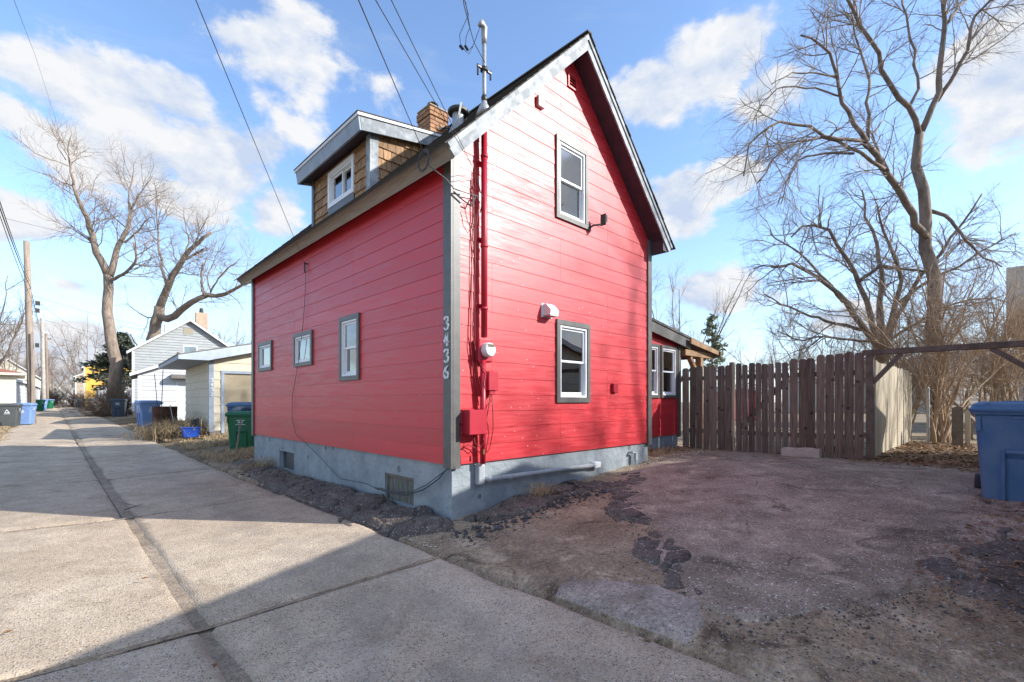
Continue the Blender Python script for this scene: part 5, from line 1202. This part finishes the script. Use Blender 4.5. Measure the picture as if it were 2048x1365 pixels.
# --- tall maple at the right
s = lambda P: [(1400 + x / 1.951, y / 1.951) for x, y in P]
D0 = 14.5
A = [(L3(s([(935, 1740), (925, 1340), (905, 1100), (895, 980), (875, 860), (862, 700), (856, 520)]), D0), .235, .12),
     (L3(s([(856, 530), (812, 425), (765, 380), (720, 300), (692, 210), (640, 110), (570, 0), (520, -80)]), D0, 13), .10, .04),
     (L3(s([(812, 425), (865, 335), (838, 250), (815, 140), (795, 20), (780, -80)]), D0, 15.2), .055, .028),
     (L3(s([(858, 525), (900, 440), (928, 380), (940, 240), (955, 110), (945, 0), (940, -90)]), D0, 14.2), .11, .055),
     (L3(s([(925, 395), (985, 310), (1045, 190), (1055, 90), (1130, 0), (1180, -60)]), D0, 13.4), .075, .03),
     (L3(s([(958, 95), (1000, 40), (1040, 0), (1080, -60)]), D0, 15.5), .06, .03),
     (L3(s([(890, 940), (830, 855), (775, 740), (735, 680), (690, 600), (650, 550)]), D0, 13), .13, .085),
     (L3(s([(650, 552), (600, 480), (560, 400), (535, 320), (520, 240), (480, 180), (390, 135)]), 13, 12.2), .075, .025),
     (L3(s([(655, 550), (655, 420), (658, 290), (625, 200), (600, 110), (575, 50)]), 13, 13.6), .055, .022),
     (L3(s([(640, 550), (520, 545), (440, 500), (340, 470), (250, 495), (190, 570), (170, 690)]), 13, 11.6), .06, .018),
     (L3(s([(720, 660), (630, 605), (560, 560), (470, 540), (370, 555), (280, 620), (225, 720)]), 13.4, 12.0), .06, .018),
     (L3(s([(735, 670), (700, 600), (670, 520), (720, 470)]), 13.4, 14.2), .05, .02),
     (L3(s([(600, 600), (480, 600), (390, 620), (340, 700), (320, 800)]), 13.2, 12.6), .04, .014),
     (L3(s([(530, 300), (440, 285), (360, 280), (280, 330)]), 12.6, 12), .03, .012),
     (L3(s([(560, 380), (450, 345), (330, 335), (250, 390), (215, 460)]), 12.8, 12), .032, .012),
     (L3(s([(885, 820), (960, 840), (1010, 900), (1100, 1000), (1180, 1040)]), D0, 13.6), .07, .02)]
LV = [dict(n=12, l=1.5, r=.019, a=48, k=7, up=(0, 0, .02), w=.13), dict(n=8, l=.8, r=.008, a=40, k=5, up=(0, 0, -.10), w=.14), dict(n=5, l=.45, r=.0046, a=36, k=4, up=(0, 0, -.22), w=.12)]
bare_tree('tall bare maple with drooping fine twigs reaching the top right', D(1885, 890, D0), A, BARKD, TWIG, 3, LV)
# --- multi-stem tree behind the fence
D1 = 16
B = [(L3(s([(690, 1560), (700, 1440), (705, 1345)]), D1), .26, .22),
     (L3(s([(690, 1350), (640, 1280), (560, 1170), (500, 1110), (430, 1060), (340, 1020), (270, 1050)]), D1, 14.5), .13, .03),
     (L3(s([(560, 1180), (480, 1080), (400, 1000), (330, 950), (270, 920)]), 15.6, 14.4), .06, .02),
     (L3(s([(700, 1350), (660, 1230), (620, 1100), (560, 1000), (500, 900), (430, 870), (360, 920)]), D1, 14.8), .12, .03),
     (L3(s([(705, 1350), (700, 1200), (710, 1080), (690, 960), (650, 850), (640, 740)]), D1, 16.5), .13, .03),
     (L3(s([(710, 1350), (760, 1200), (790, 1080), (740, 960), (700, 880), (690, 800)]), D1, 15.5), .11, .03),
     (L3(s([(715, 1350), (800, 1180), (860, 1080), (960, 950), (1040, 850), (1100, 760)]), D1, 15), .11, .025),
     (L3(s([(780, 1180), (900, 1090), (1010, 1040), (1130, 960), (1230, 910)]), 15.8, 15), .07, .02),
     (L3(s([(640, 1290), (520, 1260), (420, 1230), (330, 1190), (250, 1150)]), D1, 14.4), .07, .02),
     (L3(s([(690, 1330), (600, 1330), (500, 1310), (390, 1330), (300, 1290)]), D1, 14.6), .06, .018),
     (L3(s([(620, 1100), (700, 1040), (790, 1050), (870, 1060)]), 15.5, 14.8), .07, .04),
     (L3(s([(720, 1340), (860, 1250), (1000, 1180), (1120, 1160), (1200, 1180)]), D1, 15), .07, .02)]
LVB = [dict(n=15, l=1.5, r=.022, a=48, k=7, up=(0, 0, .10), w=.18), dict(n=9, l=.75, r=.009, a=45, k=5, up=(0, 0, .05), w=.2), dict(n=5, l=.40, r=.0052, a=42, k=4, up=(0, 0, 0), w=.2)]
bare_tree('wide tangled bare tree with forked trunk directly behind the dark fence', D(1755, 800, D1), B, BARKD, TWIG, 5, LVB)
# --- tan multi-stem shrub under the beam
D2 = 12.4; b0 = D(1885, 888, D2)
SH = []
rs_ = np.random.RandomState(8)
tips = [(1760, 560), (1790, 640), (1830, 520), (1860, 600), (1890, 500), (1925, 610), (1960, 540), (1990, 660), (2045, 600), (2060, 700), (1815, 700), (1700, 600), (1945, 700), (1880, 640), (2080, 640), (1850, 560)]
for i, (tx, ty) in enumerate(tips):
    bx_ = 1885 + rs_.uniform(-26, 26); mx = bx_ + (tx - bx_) * .35; my = 888 - (888 - ty) * .52
    SH.append((L3([(bx_, 893), (bx_ + (tx - bx_) * .12, 888 - (888 - ty) * .25), (mx, my), ((mx + tx) / 2, (my + ty) / 2 - 10), (tx, ty)], D2 + rs_.uniform(-.3, .3), D2 + rs_.uniform(-1.5, 1.5)), rs_.uniform(.035, .06), .012))
LVS = [dict(n=12, l=1.1, r=.014, a=40, k=6, up=(0, 0, .18), w=.16), dict(n=8, l=.6, r=.007, a=45, k=5, up=(0, 0, -.05), w=.2), dict(n=4, l=.32, r=.0045, a=40, k=3, up=(0, 0, -.05), w=.2)]
bare_tree('tan multi-stemmed bare shrub fanning up under the timber beam', b0, SH, STEM, STEM, 12, LVS, name='bare_shrub', cat='shrub', trunkname='stem')

shr = [o for o in COL.objects if o.name.startswith('bare_shrub') and o.parent is None][0]
for px, d, sc, rz, lab in ((1990, 13.5, .9, 2., 'bare shrub behind the large blue bin, right of the main shrub'), (1790, 15, .95, 4., 'bare shrub rising behind the pale board fence'), (2060, 17, 1.1, 1., 'bare shrub against the brown-roofed house at the right edge')):
    c = dup(shr); c.location = D(px, 885, d); c.location.z = .2; c.scale = (sc,) * 3; c.rotation_euler[2] = rz; c['label'] = lab
# --- generic leafless trees
def gen_tree(label, base, H, spread, seed, bark=BARK, twig=TWIG, n=7, fork=.3, dens=1., tw=1.0, lean=0, group=None, droop=.25, name='bare_tree'):
    rs = np.random.RandomState(seed); b = Vector(base); th = H * fork; r = H * .018
    top = b + Vector((lean * th, rs.uniform(-.3, .3), th)); limbs = [([b, b.lerp(top, .5) + Vector((rs.uniform(-.1, .1), 0, 0)), top], r, r * .8)]
    for i in range(n):
        a = 2 * math.pi * (i + rs.uniform(-.25, .25)) / n; o = spread * rs.uniform(.55, 1); hh = H * rs.uniform(.78, 1.0) if i % 3 else H
        if i == 0: o *= .2
        s0 = b.lerp(top, rs.uniform(.75, 1)); e = Vector((b.x + lean * H + math.cos(a) * o, b.y + math.sin(a) * o, b.z + hh - (0 if i == 0 else rs.uniform(0, .35) * (H - th))))
        m1 = s0.lerp(e, .35) + Vector((math.cos(a) * o * .14, math.sin(a) * o * .14, -.02 * H)); m2 = s0.lerp(e, .7) + Vector((math.cos(a) * o * .06, math.sin(a) * o * .06, rs.uniform(-.02, .03) * H))
        limbs.append(([s0, m1, m2, e], r * .55, r * .14))
    k = H / 10.
    lv = [dict(n=9 * dens, l=2.4 * k, r=.028 * k, a=42, k=6, up=(0, 0, droop), w=.14), dict(n=7 * dens, l=1.25 * k, r=.012 * k * tw, a=42, k=5, up=(0, 0, droop * .6), w=.16), dict(n=4.5 * dens, l=.65 * k, r=.0075 * k * tw, a=38, k=3, up=(0, 0, droop * .3), w=.15)]
    return bare_tree(label, base, limbs, bark, twig, seed, lv, group=group, name=name)
# big alley trees, traced
q = lambda P: [(x / 2.73, 200 + y / 2.73) for x, y in P]
DL = 36
T1 = [(L3([(228, 832), (229, 790), (231, 740), (226, 690)] + q([(600, 1200), (580, 1080), (590, 955)]), DL), .45, .30),
      (L3(q([(590, 960), (555, 880), (520, 820), (505, 750), (490, 690), (460, 620), (430, 550), (400, 470)]), DL, 35), .33, .12),
      (L3(q([(400, 475), (395, 430), (380, 350), (370, 270), (390, 190)]), 35, 34.5), .11, .03), (L3(q([(400, 470), (340, 450), (290, 420), (235, 400)]), 35, 35.5), .05, .02),
      (L3(q([(385, 360), (430, 300), (490, 260)]), 35, 36), .05, .02), (L3(q([(360, 330), (310, 250), (330, 210)]), 35, 34), .04, .015),
      (L3(q([(525, 830), (500, 780), (478, 750)]), DL, 35.5), .12, .09), (L3(q([(490, 760), (420, 720), (370, 670), (330, 640)]), DL, 37), .06, .02),
      (L3(q([(600, 960), (625, 870), (650, 790), (700, 690), (715, 600)]), DL, 37), .30, .12), (L3(q([(715, 610), (700, 540), (720, 440), (735, 330)]), 37, 37.5), .09, .02),
      (L3(q([(715, 600), (760, 520), (830, 420)]), 37, 36), .06, .02), (L3(q([(690, 700), (620, 640), (560, 560), (500, 520)]), 36.8, 37.6), .06, .02),
      (L3(q([(680, 780), (760, 710), (795, 660), (830, 640)]), 36.6, 35.6), .09, .03),
      (L3(q([(605, 985), (680, 950), (730, 900), (750, 850), (730, 780)]), DL, 35), .15, .08), (L3(q([(745, 850), (800, 820), (840, 790)]), 35, 34.5), .04, .02), (L3(q([(730, 890), (690, 870), (660, 830)]), 35, 36), .04, .02)]
LT = [dict(n=9, l=2.9, r=.04, a=50, k=6, up=(0, 0, .35), w=.15), dict(n=7, l=1.5, r=.018, a=42, k=5, up=(0, 0, .25), w=.16), dict(n=4, l=.8, r=.012, a=38, k=3, up=(0, 0, .1), w=.15)]
bare_tree('tall forked bare tree with thick grey trunk left of the grey house', D(228, 832, DL), T1, BARK, TWIG, 21, LT)
D3 = 44
T2 = [(L3([(290, 800), (297, 745), (305, 700)] + q([(850, 1190), (872, 1130)]), D3), .62, .42),
      (L3(q([(870, 1140), (910, 1050), (930, 990), (985, 890), (1010, 850), (1060, 790), (1150, 725)]), D3, 42), .42, .14),
      (L3(q([(912, 1020), (890, 940), (880, 870), (862, 770), (858, 660), (850, 470)]), D3, 45), .16, .03),
      (L3(q([(990, 885), (1050, 850), (1115, 815)]), 43, 42), .14, .10), (L3(q([(1010, 860), (1030, 760), (1010, 680), (1000, 590)]), 43, 44), .10, .03), (L3(q([(1060, 790), (1100, 700), (1150, 620)]), 42.5, 42), .08, .02),
      (L3(q([(860, 1180), (935, 1195), (1020, 1120), (1120, 1080), (1180, 1070), (1250, 1060), (1330, 1010), (1378, 1000)]), D3, 40), .42, .10),
      (L3(q([(1122, 1080), (1100, 1020), (1100, 950), (1108, 890)]), 42, 41.5), .14, .08), (L3(q([(1150, 1050), (1190, 980), (1240, 920), (1295, 885)]), 42, 41), .09, .04),
      (L3(q([(860, 1190), (800, 1190), (740, 1150), (690, 1110)]), D3, 45), .08, .03), (L3(q([(1250, 1060), (1300, 1100), (1330, 1150)]), 41, 41), .05, .02), (L3(q([(862, 700), (900, 620), (950, 540)]), 44.6, 44), .05, .02), (L3(q([(1150, 1060), (1130, 960), (1180, 860), (1240, 740)]), 42, 43), .07, .02), (L3(q([(1330, 1010), (1350, 900), (1380, 820)]), 40, 41), .04, .02)]
bare_tree('massive pale forked tree with broken limb stubs behind the grey house', D(290, 815, D3), T2, BARK, TWIG, 22, LT)
# shared background prototypes
def back(label, base, H, spread, seed, **kw): return gen_tree(label, base, H, spread, seed, **kw)
back('dense bare tree at the left edge behind the first pole', D(-25, 815, 46), 13, 6.5, 31, bark=BARKD, twig=TWIGD, n=9, fork=.25, dens=1.05, tw=1.7)
protoB = back('bare tree rising over the cream garage roof at the left', D(20, 812, 62), 10, 6, 32, bark=BARKD, twig=TWIGD, n=8, fork=.22, dens=1., tw=2.0)
protoC = gen_tree('rounded bare tree, left of the pine behind the gate', D(1640, 800, 34), 5.6, 4.2, 33, bark=BARKD, twig=TWIG, n=9, fork=.18, dens=.95, tw=1.8)
def put(pr, label, px, py, d, sc, rz, sz=None):
    c = dup(pr); p = D(px, py, d); c.location = p; c.scale = (sc, sc, sz or sc); c.rotation_euler[2] = rz; c['label'] = label; c['group'] = 'leafless background trees'; return c
protoB['group'] = protoC['group'] = 'leafless background trees'
put(protoC, 'bare tree with upright twigs right of the pine', 1560, 805, 40, 1.15, 2)
put(protoC, 'low spreading bare tree just left of the fence post', 1700, 805, 30, .95, 4)
put(protoC, 'thin bare treetop above the porch roof', 1352, 805, 40, 1.55, 1, 1.95)
put(protoC, 'bare tree behind the pale fence, right of the gateway post', 1835, 805, 26, .9, 5)
put(protoC, 'bare tree behind the right end of the beam', 1985, 805, 24, 1.0, .5)
for (px, d, sc, rz), lab in zip(((1480, 60, 1.2, .3), (1530, 75, 1.3, 1.3), (1610, 55, 1.1, 2.3), (1670, 70, 1.3, 3.3), (1760, 60, 1.2, 4.3), (1880, 55, 1.2, 5.3), (1960, 50, 1.2, .9), (2035, 45, 1.1, 1.9), (1420, 80, 1.3, 2.9)),
    ('low far tree behind the gate, left of the block', 'farther low tree over the middle of the gate', 'far tree over the limestone block', 'far tree over the reddish-brown pickets', 'far tree behind the gateway post', 'far tree seen through the tan shrub', 'far tree above the wooden post', 'far tree above the large blue bin', 'far tree beneath the pine')): put(protoC, lab, px, 806, d, sc, rz)
o = D(1645, 806, 48)
gable_building('grey_roofed_house', 'low house with grey roof barely showing over the picket fence', 'house', (o.x, o.y, .2), R(-46), 8, 7, 3.4, .45, TANB, GROOF, lap=.4, base=.4)
o = D(1880, 806, 40)
gable_building('tan_house', 'tan house glimpsed through the shrub stems', 'house', (o.x, o.y, .2), R(-46), 9, 8, 3.2, .5, TANB, BROOF, lap=.4, base=.4, windows=[(2, 3, 1.4, 2.6), (5, 6, 1.4, 2.6)])
put(protoB, 'bare tree behind the roof of the cream garage by the red house', 470, 810, 70, 1.25, 1)
put(protoB, 'bare tree between the broken-limbed tree and the red house', 395, 810, 84, 1.3, 2.5)
put(protoB, 'bare tree left of the grey house, far behind', 330, 810, 90, 1.35, 4)
far_lab = ['brown bare tree above the stone house', 'brown bare tree left of the stone house', 'brown bare tree at the middle of the far treeline', 'small brown bare tree at the alley end', 'pale bare tree at the vanishing point of the alley', 'bare tree behind the left row of far poles', 'bare tree beyond the gabled house on the left', 'bare tree over the blue-grey garage']
for (px, d, sc, rz), lab in zip(((176, 110, 1.1, 0), (150, 105, .95, 1), (140, 125, 1.0, 2), (128, 150, .85, 3), (114, 190, .8, 4), (88, 120, 1.05, 5), (62, 100, 1.05, 2.2), (40, 84, 1.1, 3.3)), far_lab): put(protoB, lab, px, 811, d, sc, rz)
put(protoB, 'very slim bare tree poking above the yellow house', 170, 811, 92, 1.0, 5, 1.75)

# tree beyond the frame whose shadow falls on the gable wall
gen_tree('bare tree behind the low garage, throwing branch shadows on the red gable', (19.6, -19.2, .2), 17.5, 2.5, 44, bark=BARKD, twig=TWIG, n=9, fork=.35, dens=.8, tw=1.6)

# --- conifers
def conifer(label, base, H, Rb, seed, mat, z0=.15, nb=90, per=26, leaf=.16, name='spruce_tree', irr=.35, lay=.0):
    rs = np.random.RandomState(seed); t = thing(name, label, 'tree', tuple(base)); b = Vector(base)
    MB().tube([b - Vector((0, 0, .4)), b + Vector((0, 0, H * .5)), b + Vector((0, 0, H))], [H * .018, H * .011, .02], 8).obj('trunk', BARKD, t, smooth=True)
    P = []; Q = []
    for i in range(nb):
        f = z0 + (1 - z0) * (i + rs.rand()) / nb; z = H * f; a = rs.uniform(0, 2 * math.pi); L_ = Rb * (1 - f) ** .8 * rs.uniform(1 - irr, 1 + irr) + .15
        d = np.array([math.cos(a), math.sin(a), rs.uniform(-.15, .25) - lay]); d /= np.linalg.norm(d)
        p0 = np.array([b.x, b.y, b.z + z]); P.append(np.stack([p0, p0 + d * L_ * .5 + [0, 0, .03 * L_], p0 + d * L_ + [0, 0, -.12 * L_]]))
    P = np.array(P); v, f = tubes(P, np.tile(np.array([.03, .02, .008]) * H / 8, (nb, 1)), 3); npmesh('branches', v, f, BARKD, t, smooth=True)
    m = nb * per; k = np.repeat(np.arange(nb), per); u = rs.uniform(.15, 1, m)[:, None]; c = P[k, 0] * (1 - u) + P[k, 2] * u
    s_ = leaf * rs.uniform(.6, 1.4, (m, 1)); ax = nrm(P[k, 2] - P[k, 0] + rs.normal(size=(m, 3)) * [.8, .8, .8] * 1.2); sd = nrm(np.cross(ax, rs.normal(size=(m, 3)))) * .35
    c = c + rs.normal(size=(m, 3)) * leaf * .5
    V = np.stack([c - ax * s_, c + sd * s_, c + ax * s_, c - sd * s_], 1).reshape(-1, 3); F = np.arange(m * 4).reshape(-1, 4)
    npmesh('crown', V, F, mat, t); return t
conifer('dark spruce with uneven boughs behind the thick grey trunk', D(246, 815, 46), 7.0, 4.0, 51, NEED, z0=.30, nb=110, per=60, leaf=.22, irr=.5)
conifer('spindly green pine showing above the gate', D(1424, 805, 34), 6.2, 1.6, 52, NEEDP, z0=.35, nb=46, per=34, leaf=.13, name='pine_tree', irr=.3, lay=-.15)
# ivy-brown bush at the foot of the thick trunk
def bush(label, base, r, h, n, seed, mat, name='bare_bush', rr=.008):
    rs = np.random.RandomState(seed); t = thing(name, label, 'bush', tuple(base)); b = np.array(base); K = 6
    P = np.empty((n, K, 3)); P[:, 0] = b + rs.normal(size=(n, 3)) * [r * .3, r * .3, 0]; d = nrm(rs.normal(size=(n, 3)) * [.6, .6, .25] + [0, 0, 1.1])
    for k in range(1, K): P[:, k] = P[:, k - 1] + d * (h / (K - 1)) * rs.uniform(.6, 1.15, (n, 1)); d = nrm(d + rs.normal(size=(n, 3)) * .25)
    Rr = np.linspace(1, .35, K)[None] * rr * rs.uniform(.6, 1.5, (n, 1)); v, f = tubes(P, Rr, 3); P2, R2 = spawn(P, Rr, 6, (.2, .8), 45, h * .3, .4, 4, rr * .6, (0, 0, .1), rs, .2); v2, f2 = tubes(P2, R2, 3)
    npmesh('stems', v, f, mat, t, smooth=True); npmesh('twigs', v2, f2, mat, t, smooth=True)
bush('brown tangled bush at the foot of the thick grey trunk', D(214, 838, 36), 1.6, 2.4, 320, 61, TWIGD, rr=.016)
bush('dome of dead vines climbing the base of the thick trunk', D(233, 828, 35), .9, 2.6, 260, 62, TWIGD, rr=.016)
bush('reddish dry hedge on the right far side of the alley', D(160, 815, 72), 3, 2.4, 240, 63, M('red_brown_twigs', (.16, .07, .04), (.24, .12, .07), rough=.9), rr=.03)
bush('dark dry scrub at the foot of the far left poles', D(99, 812, 74), 1.5, 3.2, 200, 64, TWIGD, rr=.03)

# ================================================================ DRY GRASS, WEEDS, LEAVES, GRAVEL
def blades(name, label, X, Y, h, mat, seed, w=.006, lean=.5, zf=G, kind='stuff'):
    rs = np.random.RandomState(seed); n = len(X); Z = zf(X, Y) - .01; a = rs.uniform(0, 2 * np.pi, n); d = np.stack([np.cos(a), np.sin(a), np.zeros(n)], 1); sd = np.stack([-np.sin(a), np.cos(a), np.zeros(n)], 1) * w
    hh = h * rs.uniform(.4, 1.3, (n, 1)); ln = lean * rs.uniform(.2, 1.6, (n, 1)); p0 = np.stack([X, Y, Z], 1); p1 = p0 + d * hh * ln * .4 + [0, 0, 1] * hh * .6; p2 = p0 + d * hh * ln * 1.1 + [0, 0, 1] * hh * np.clip(1 - ln * .5, .1, 1)
    V = np.stack([p0 - sd, p0 + sd, p1 + sd * .8, p1 - sd * .8, p2 + sd * .2, p2 - sd * .2], 1).reshape(-1, 3); i = np.arange(n)[:, None] * 6
    F = np.concatenate([i + [0, 1, 2, 3], i + [3, 2, 4, 5]]); return npmesh(name, V, F, mat, kind=kind, label=label, cat='grass' if 'grass' in name else 'weeds')
rs = np.random.RandomState(70)
n = 26000; X = rs.uniform(-.75, 2.6, n); Y = 8.2 + 22 * rs.rand(n) ** 1.3; k = (fbm(X, Y, .9, 4) > -.10) & (X > -.75 + .35 * fbm(Y, Y * 0, .8) + .25) & ~((X > .7) & (Y > 15.2)); X, Y = X[k], Y[k]
blades('dry_grass', 'dry straw-coloured grass along the right alley verge', X, Y, .10, GRASSD, 71, w=.008, lean=1.6)
n = 9000; X = -4.35 - 3.5 * rs.rand(n) ** 1.2; Y = rs.uniform(9, 32, n); k = fbm(X, Y, .7, 4) > -.08; blades('dry_grass', 'dry grass on the left verge of the alley', X[k], Y[k], .10, GRASSD, 72, w=.010, lean=1.8)
P = [D(x, y, 17.5) for x, y in ((318, 862), (345, 866), (360, 868), (375, 872), (330, 870), (400, 872))]
X = np.concatenate([rs.normal(p.x, .35, 240) for p in P]); Y = np.concatenate([rs.normal(p.y, .5, 240) for p in P]); blades('dry_weeds', 'tall broken straw weeds around the rusty barrel', X, Y, .75, GRASSD, 73, w=.009, lean=.9)
for lab, (cx_, cy_, n_, h_, sd_2) in (('tuft of dry grass at the foot of the gable wall', (1.32, -.18, 160, .20, .07)), ('dry grass tuft by the left basement window', (-.15, 6.2, 260, .26, .22)), ('straw tuft beside the green bin', (-.05, 8.6, 300, .24, .3)), ('dry grass at the corner where the house meets the addition', (5.3, .45, 500, .12, .5)), ('sparse straw along the broken asphalt strip', (-.75, 4.6, 200, .10, .6))):
    blades('dry_grass_tuft', lab, rs.normal(cx_, sd_2, n_), rs.normal(cy_, sd_2 * .8, n_), h_, GRASSD, n_, w=.003, lean=1.4, zf=lambda x, y: G(x, y) + .05)
def scatter(name, label, X, Y, size, mat, seed, leaf=False, zoff=0., zf=None, cat='gravel'):
    rs = np.random.RandomState(seed); n = len(X); Z = (zf or near_z)(X, Y) + zoff; s_ = size * (rs.uniform(.45, 1, (n, 1, 1)) + (rs.rand(n, 1, 1) > .93) * .8)
    if leaf:
        q_ = np.array([[-1, 0, 0], [0, .45, .25], [1, 0, .1], [0, -.45, .25]], float)[None] + rs.normal(size=(n, 4, 3)) * .15; F0 = np.array([[0, 1, 2, 3]])
    else:
        q_ = np.array([[1, 0, 0], [0, 1, 0], [-1, 0, 0], [0, -1, 0], [0, 0, .7], [0, 0, -.5]], float)[None] * rs.uniform(.6, 1.2, (n, 6, 1)); F0 = np.array([[0, 1, 4], [1, 2, 4], [2, 3, 4], [3, 0, 4], [1, 0, 5], [2, 1, 5], [3, 2, 5], [0, 3, 5]])
    a = rs.uniform(0, 2 * np.pi, n); c, s2 = np.cos(a)[:, None], np.sin(a)[:, None]; x = q_[..., 0] * c - q_[..., 1] * s2; y = q_[..., 0] * s2 + q_[..., 1] * c
    V = np.stack([x, y, q_[..., 2]], -1) * s_ + np.stack([X, Y, Z], 1)[:, None]; m = q_.shape[1]
    F = (F0[None] + (np.arange(n) * m)[:, None, None]).reshape(-1, F0.shape[1]); return npmesh(name, V.reshape(-1, 3), F, mat, kind='stuff', label=label, cat=cat)
n = 9000; X = rs.uniform(-.72, 3.0, n); Y = rs.uniform(-4.4, .1, n); k = (fbm(X, Y, 1.4, 4) > -.02) & (X < 2.2 + Y * .35 + rs.uniform(-.5, .5, n)); scatter('gravel', 'loose gravel on the dirt between the alley and the asphalt', X[k], Y[k], .008, GRAV, 80)
ED = np.array([(2.9, -.35), (2.3, -.75), (1.9, -.95), (1.35, -1.54), (.9, -2.05), (.36, -2.48), (.05, -2.75), (-.12, -3.1), (.05, -3.55), (.7, -3.95), (1.4, -4.35), (2.4, -4.75)]); ee = resample(np.c_[ED, ED[:, 0] * 0], 400)
n = 1500; i_ = rs.randint(0, 400, n); X = ee[i_, 0] + rs.normal(0, .16, n) - .04; Y = ee[i_, 1] + rs.normal(0, .16, n) - .04; scatter('asphalt_crumbs', 'dark crumbs along the broken edge of the parking pad', X, Y, .011, CRUMB, 90, zoff=.004, cat='rubble')
n = 3200; X = rs.uniform(-.3, 4.4, n); Y = rs.uniform(-5.2, -3.5, n); scatter('gravel', 'mixed pebbles in the dirt at the bottom right', X, Y, .007, GRAV, 91, zoff=.004)
n = 700; X = rs.uniform(-.5, 3.5, n); Y = rs.uniform(-5.0, -1.2, n); scatter('leaf_litter', 'stray leaf bits and needles over the dirt patch', X, Y, .014, LEAF, 92, True, .012, cat='leaves')
n = 1500; X = np.r_[rs.uniform(3.0, 6.6, n), rs.normal(-.75, .12, n)]; Y = np.r_[.05 - np.abs(rs.normal(0, .25, n)), rs.uniform(-.6, 1.0, n)]; scatter('gravel', 'pale gravel along the foot of the red walls', X, Y, .011, M('pale_gravel', (.42, .36, .26), (.60, .54, .44), scale=30, det=1, rough=.9), 81, zoff=.012)
n = 1600; X = np.r_[rs.normal(-.86, .10, n), rs.uniform(-.4, 1.8, 900)]; Y = np.r_[rs.uniform(-.4, 7.8, n), rs.uniform(-.9, -.3, 900)]; scatter('asphalt_crumbs', 'black crumbs broken from the asphalt strip', X, Y, .012, CRUMB, 82, cat='rubble')
n = 420; X = np.r_[rs.normal(-.72, .10, n // 2), rs.uniform(-.3, 2.2, n // 2)]; Y = np.r_[rs.uniform(-.5, 6.5, n // 2), rs.uniform(-.75, -.35, n // 2)]; scatter('asphalt_rubble', 'fist-sized black lumps broken off around the house corner', X, Y, .034, CRUMB, 93, zoff=.012, cat='rubble')
n = 2600; X = rs.uniform(-4.6, -.7, n); Y = rs.uniform(-4.0, 9, n); k = rs.rand(n) < (.12 + .9 * (np.abs(X + 2.58) < .16)); scatter('grit', 'fine grit lying in the drain line of the alley', X[k], Y[k], .006, GRAV, 83, zf=alleyz, zoff=.002)
n = 5200; X = rs.uniform(7.2, 12.6, n); Y = rs.uniform(-5.4, -2.75, n); scatter('leaf_litter', 'brown dead leaves carpeting the ground under the shrub', X, Y, .045, LEAF, 84, True, .02, zf=G, cat='leaves')
n = 1600; X = 6.2 + rs.rand(n) * 1.3; Y = rs.uniform(-4.8, -2.6, n); k = rs.rand(n) < (X - 6.1) / 1.3; scatter('leaf_litter', 'thin scatter of dead leaves in front of the gateway', X[k], Y[k], .04, LEAF, 85, True, .03, zf=G, cat='leaves')
n = 2800; X = rs.uniform(.6, 4.2, n); Y = -5.1 + .9 * rs.rand(n) ** 2 + .25 * (X < 2); scatter('leaf_litter', 'leaves and needles in the bottom right corner by the garage', X, Y, .022, LEAF, 86, True, .03, cat='leaves')
n = 2600; X = -4.5 - 2.2 * rs.rand(n) ** 1.2; Y = rs.uniform(11, 19, n); scatter('leaf_litter', 'heap of tan dead leaves on the left alley edge', X, Y, .06, M('tan_leaves', (.40, .25, .13), (.58, .42, .26), scale=6, rough=.9), 87, True, .05, zf=lambda x, y: G(x, y) + .18 * np.clip(-4.5 - x, 0, 1), cat='leaves')
n = 2200; X = rs.uniform(-.7, 2.2, n); Y = rs.uniform(8, 22, n); k = fbm(X, Y, .9, 4) > -.15; scatter('leaf_litter', 'dead leaves matted in the right alley verge', X[k], Y[k], .035, LEAF, 94, True, .03, zf=G, cat='leaves')
n = 260; X = rs.uniform(5.0, 6.95, n); Y = rs.uniform(.3, .7, n); scatter('leaf_litter', 'red-brown leaves gathered where the fence meets the addition', X, Y, .04, LEAF, 88, True, .03, zf=G, cat='leaves')
# a few single leaves on the concrete
for i, (px, py, lab) in enumerate(((14, 1265, 'curled pale leaf at the left edge of the concrete'), (431, 1332, 'dark leaf scrap near the bottom of the alley'), (1296, 1283, 'small red-brown leaf by the asphalt patch'), (290, 1157, 'tiny brown leaf in the sunlit alley'), (615, 1005, 'dark clod beside the asphalt strip'))):
    r_ = ray(px, py); tt = (-.205 - 1.25) / r_.z; p = CAMP + r_ * tt
    V = [Vector((-.028, 0, 0)), Vector((0, .014, .012)), Vector((.03, 0, .004)), Vector((.004, -.016, .010)), Vector((0, 0, -.002))]
    V = [Vector((v.x * math.cos(i) - v.y * math.sin(i), v.x * math.sin(i) + v.y * math.cos(i), v.z)) + p for v in V]
    MB().add(V, [(0, 4, 1), (1, 4, 2), (2, 4, 3), (3, 4, 0)]).obj('fallen_leaf', LEAF, None, label=lab, cat='leaf')
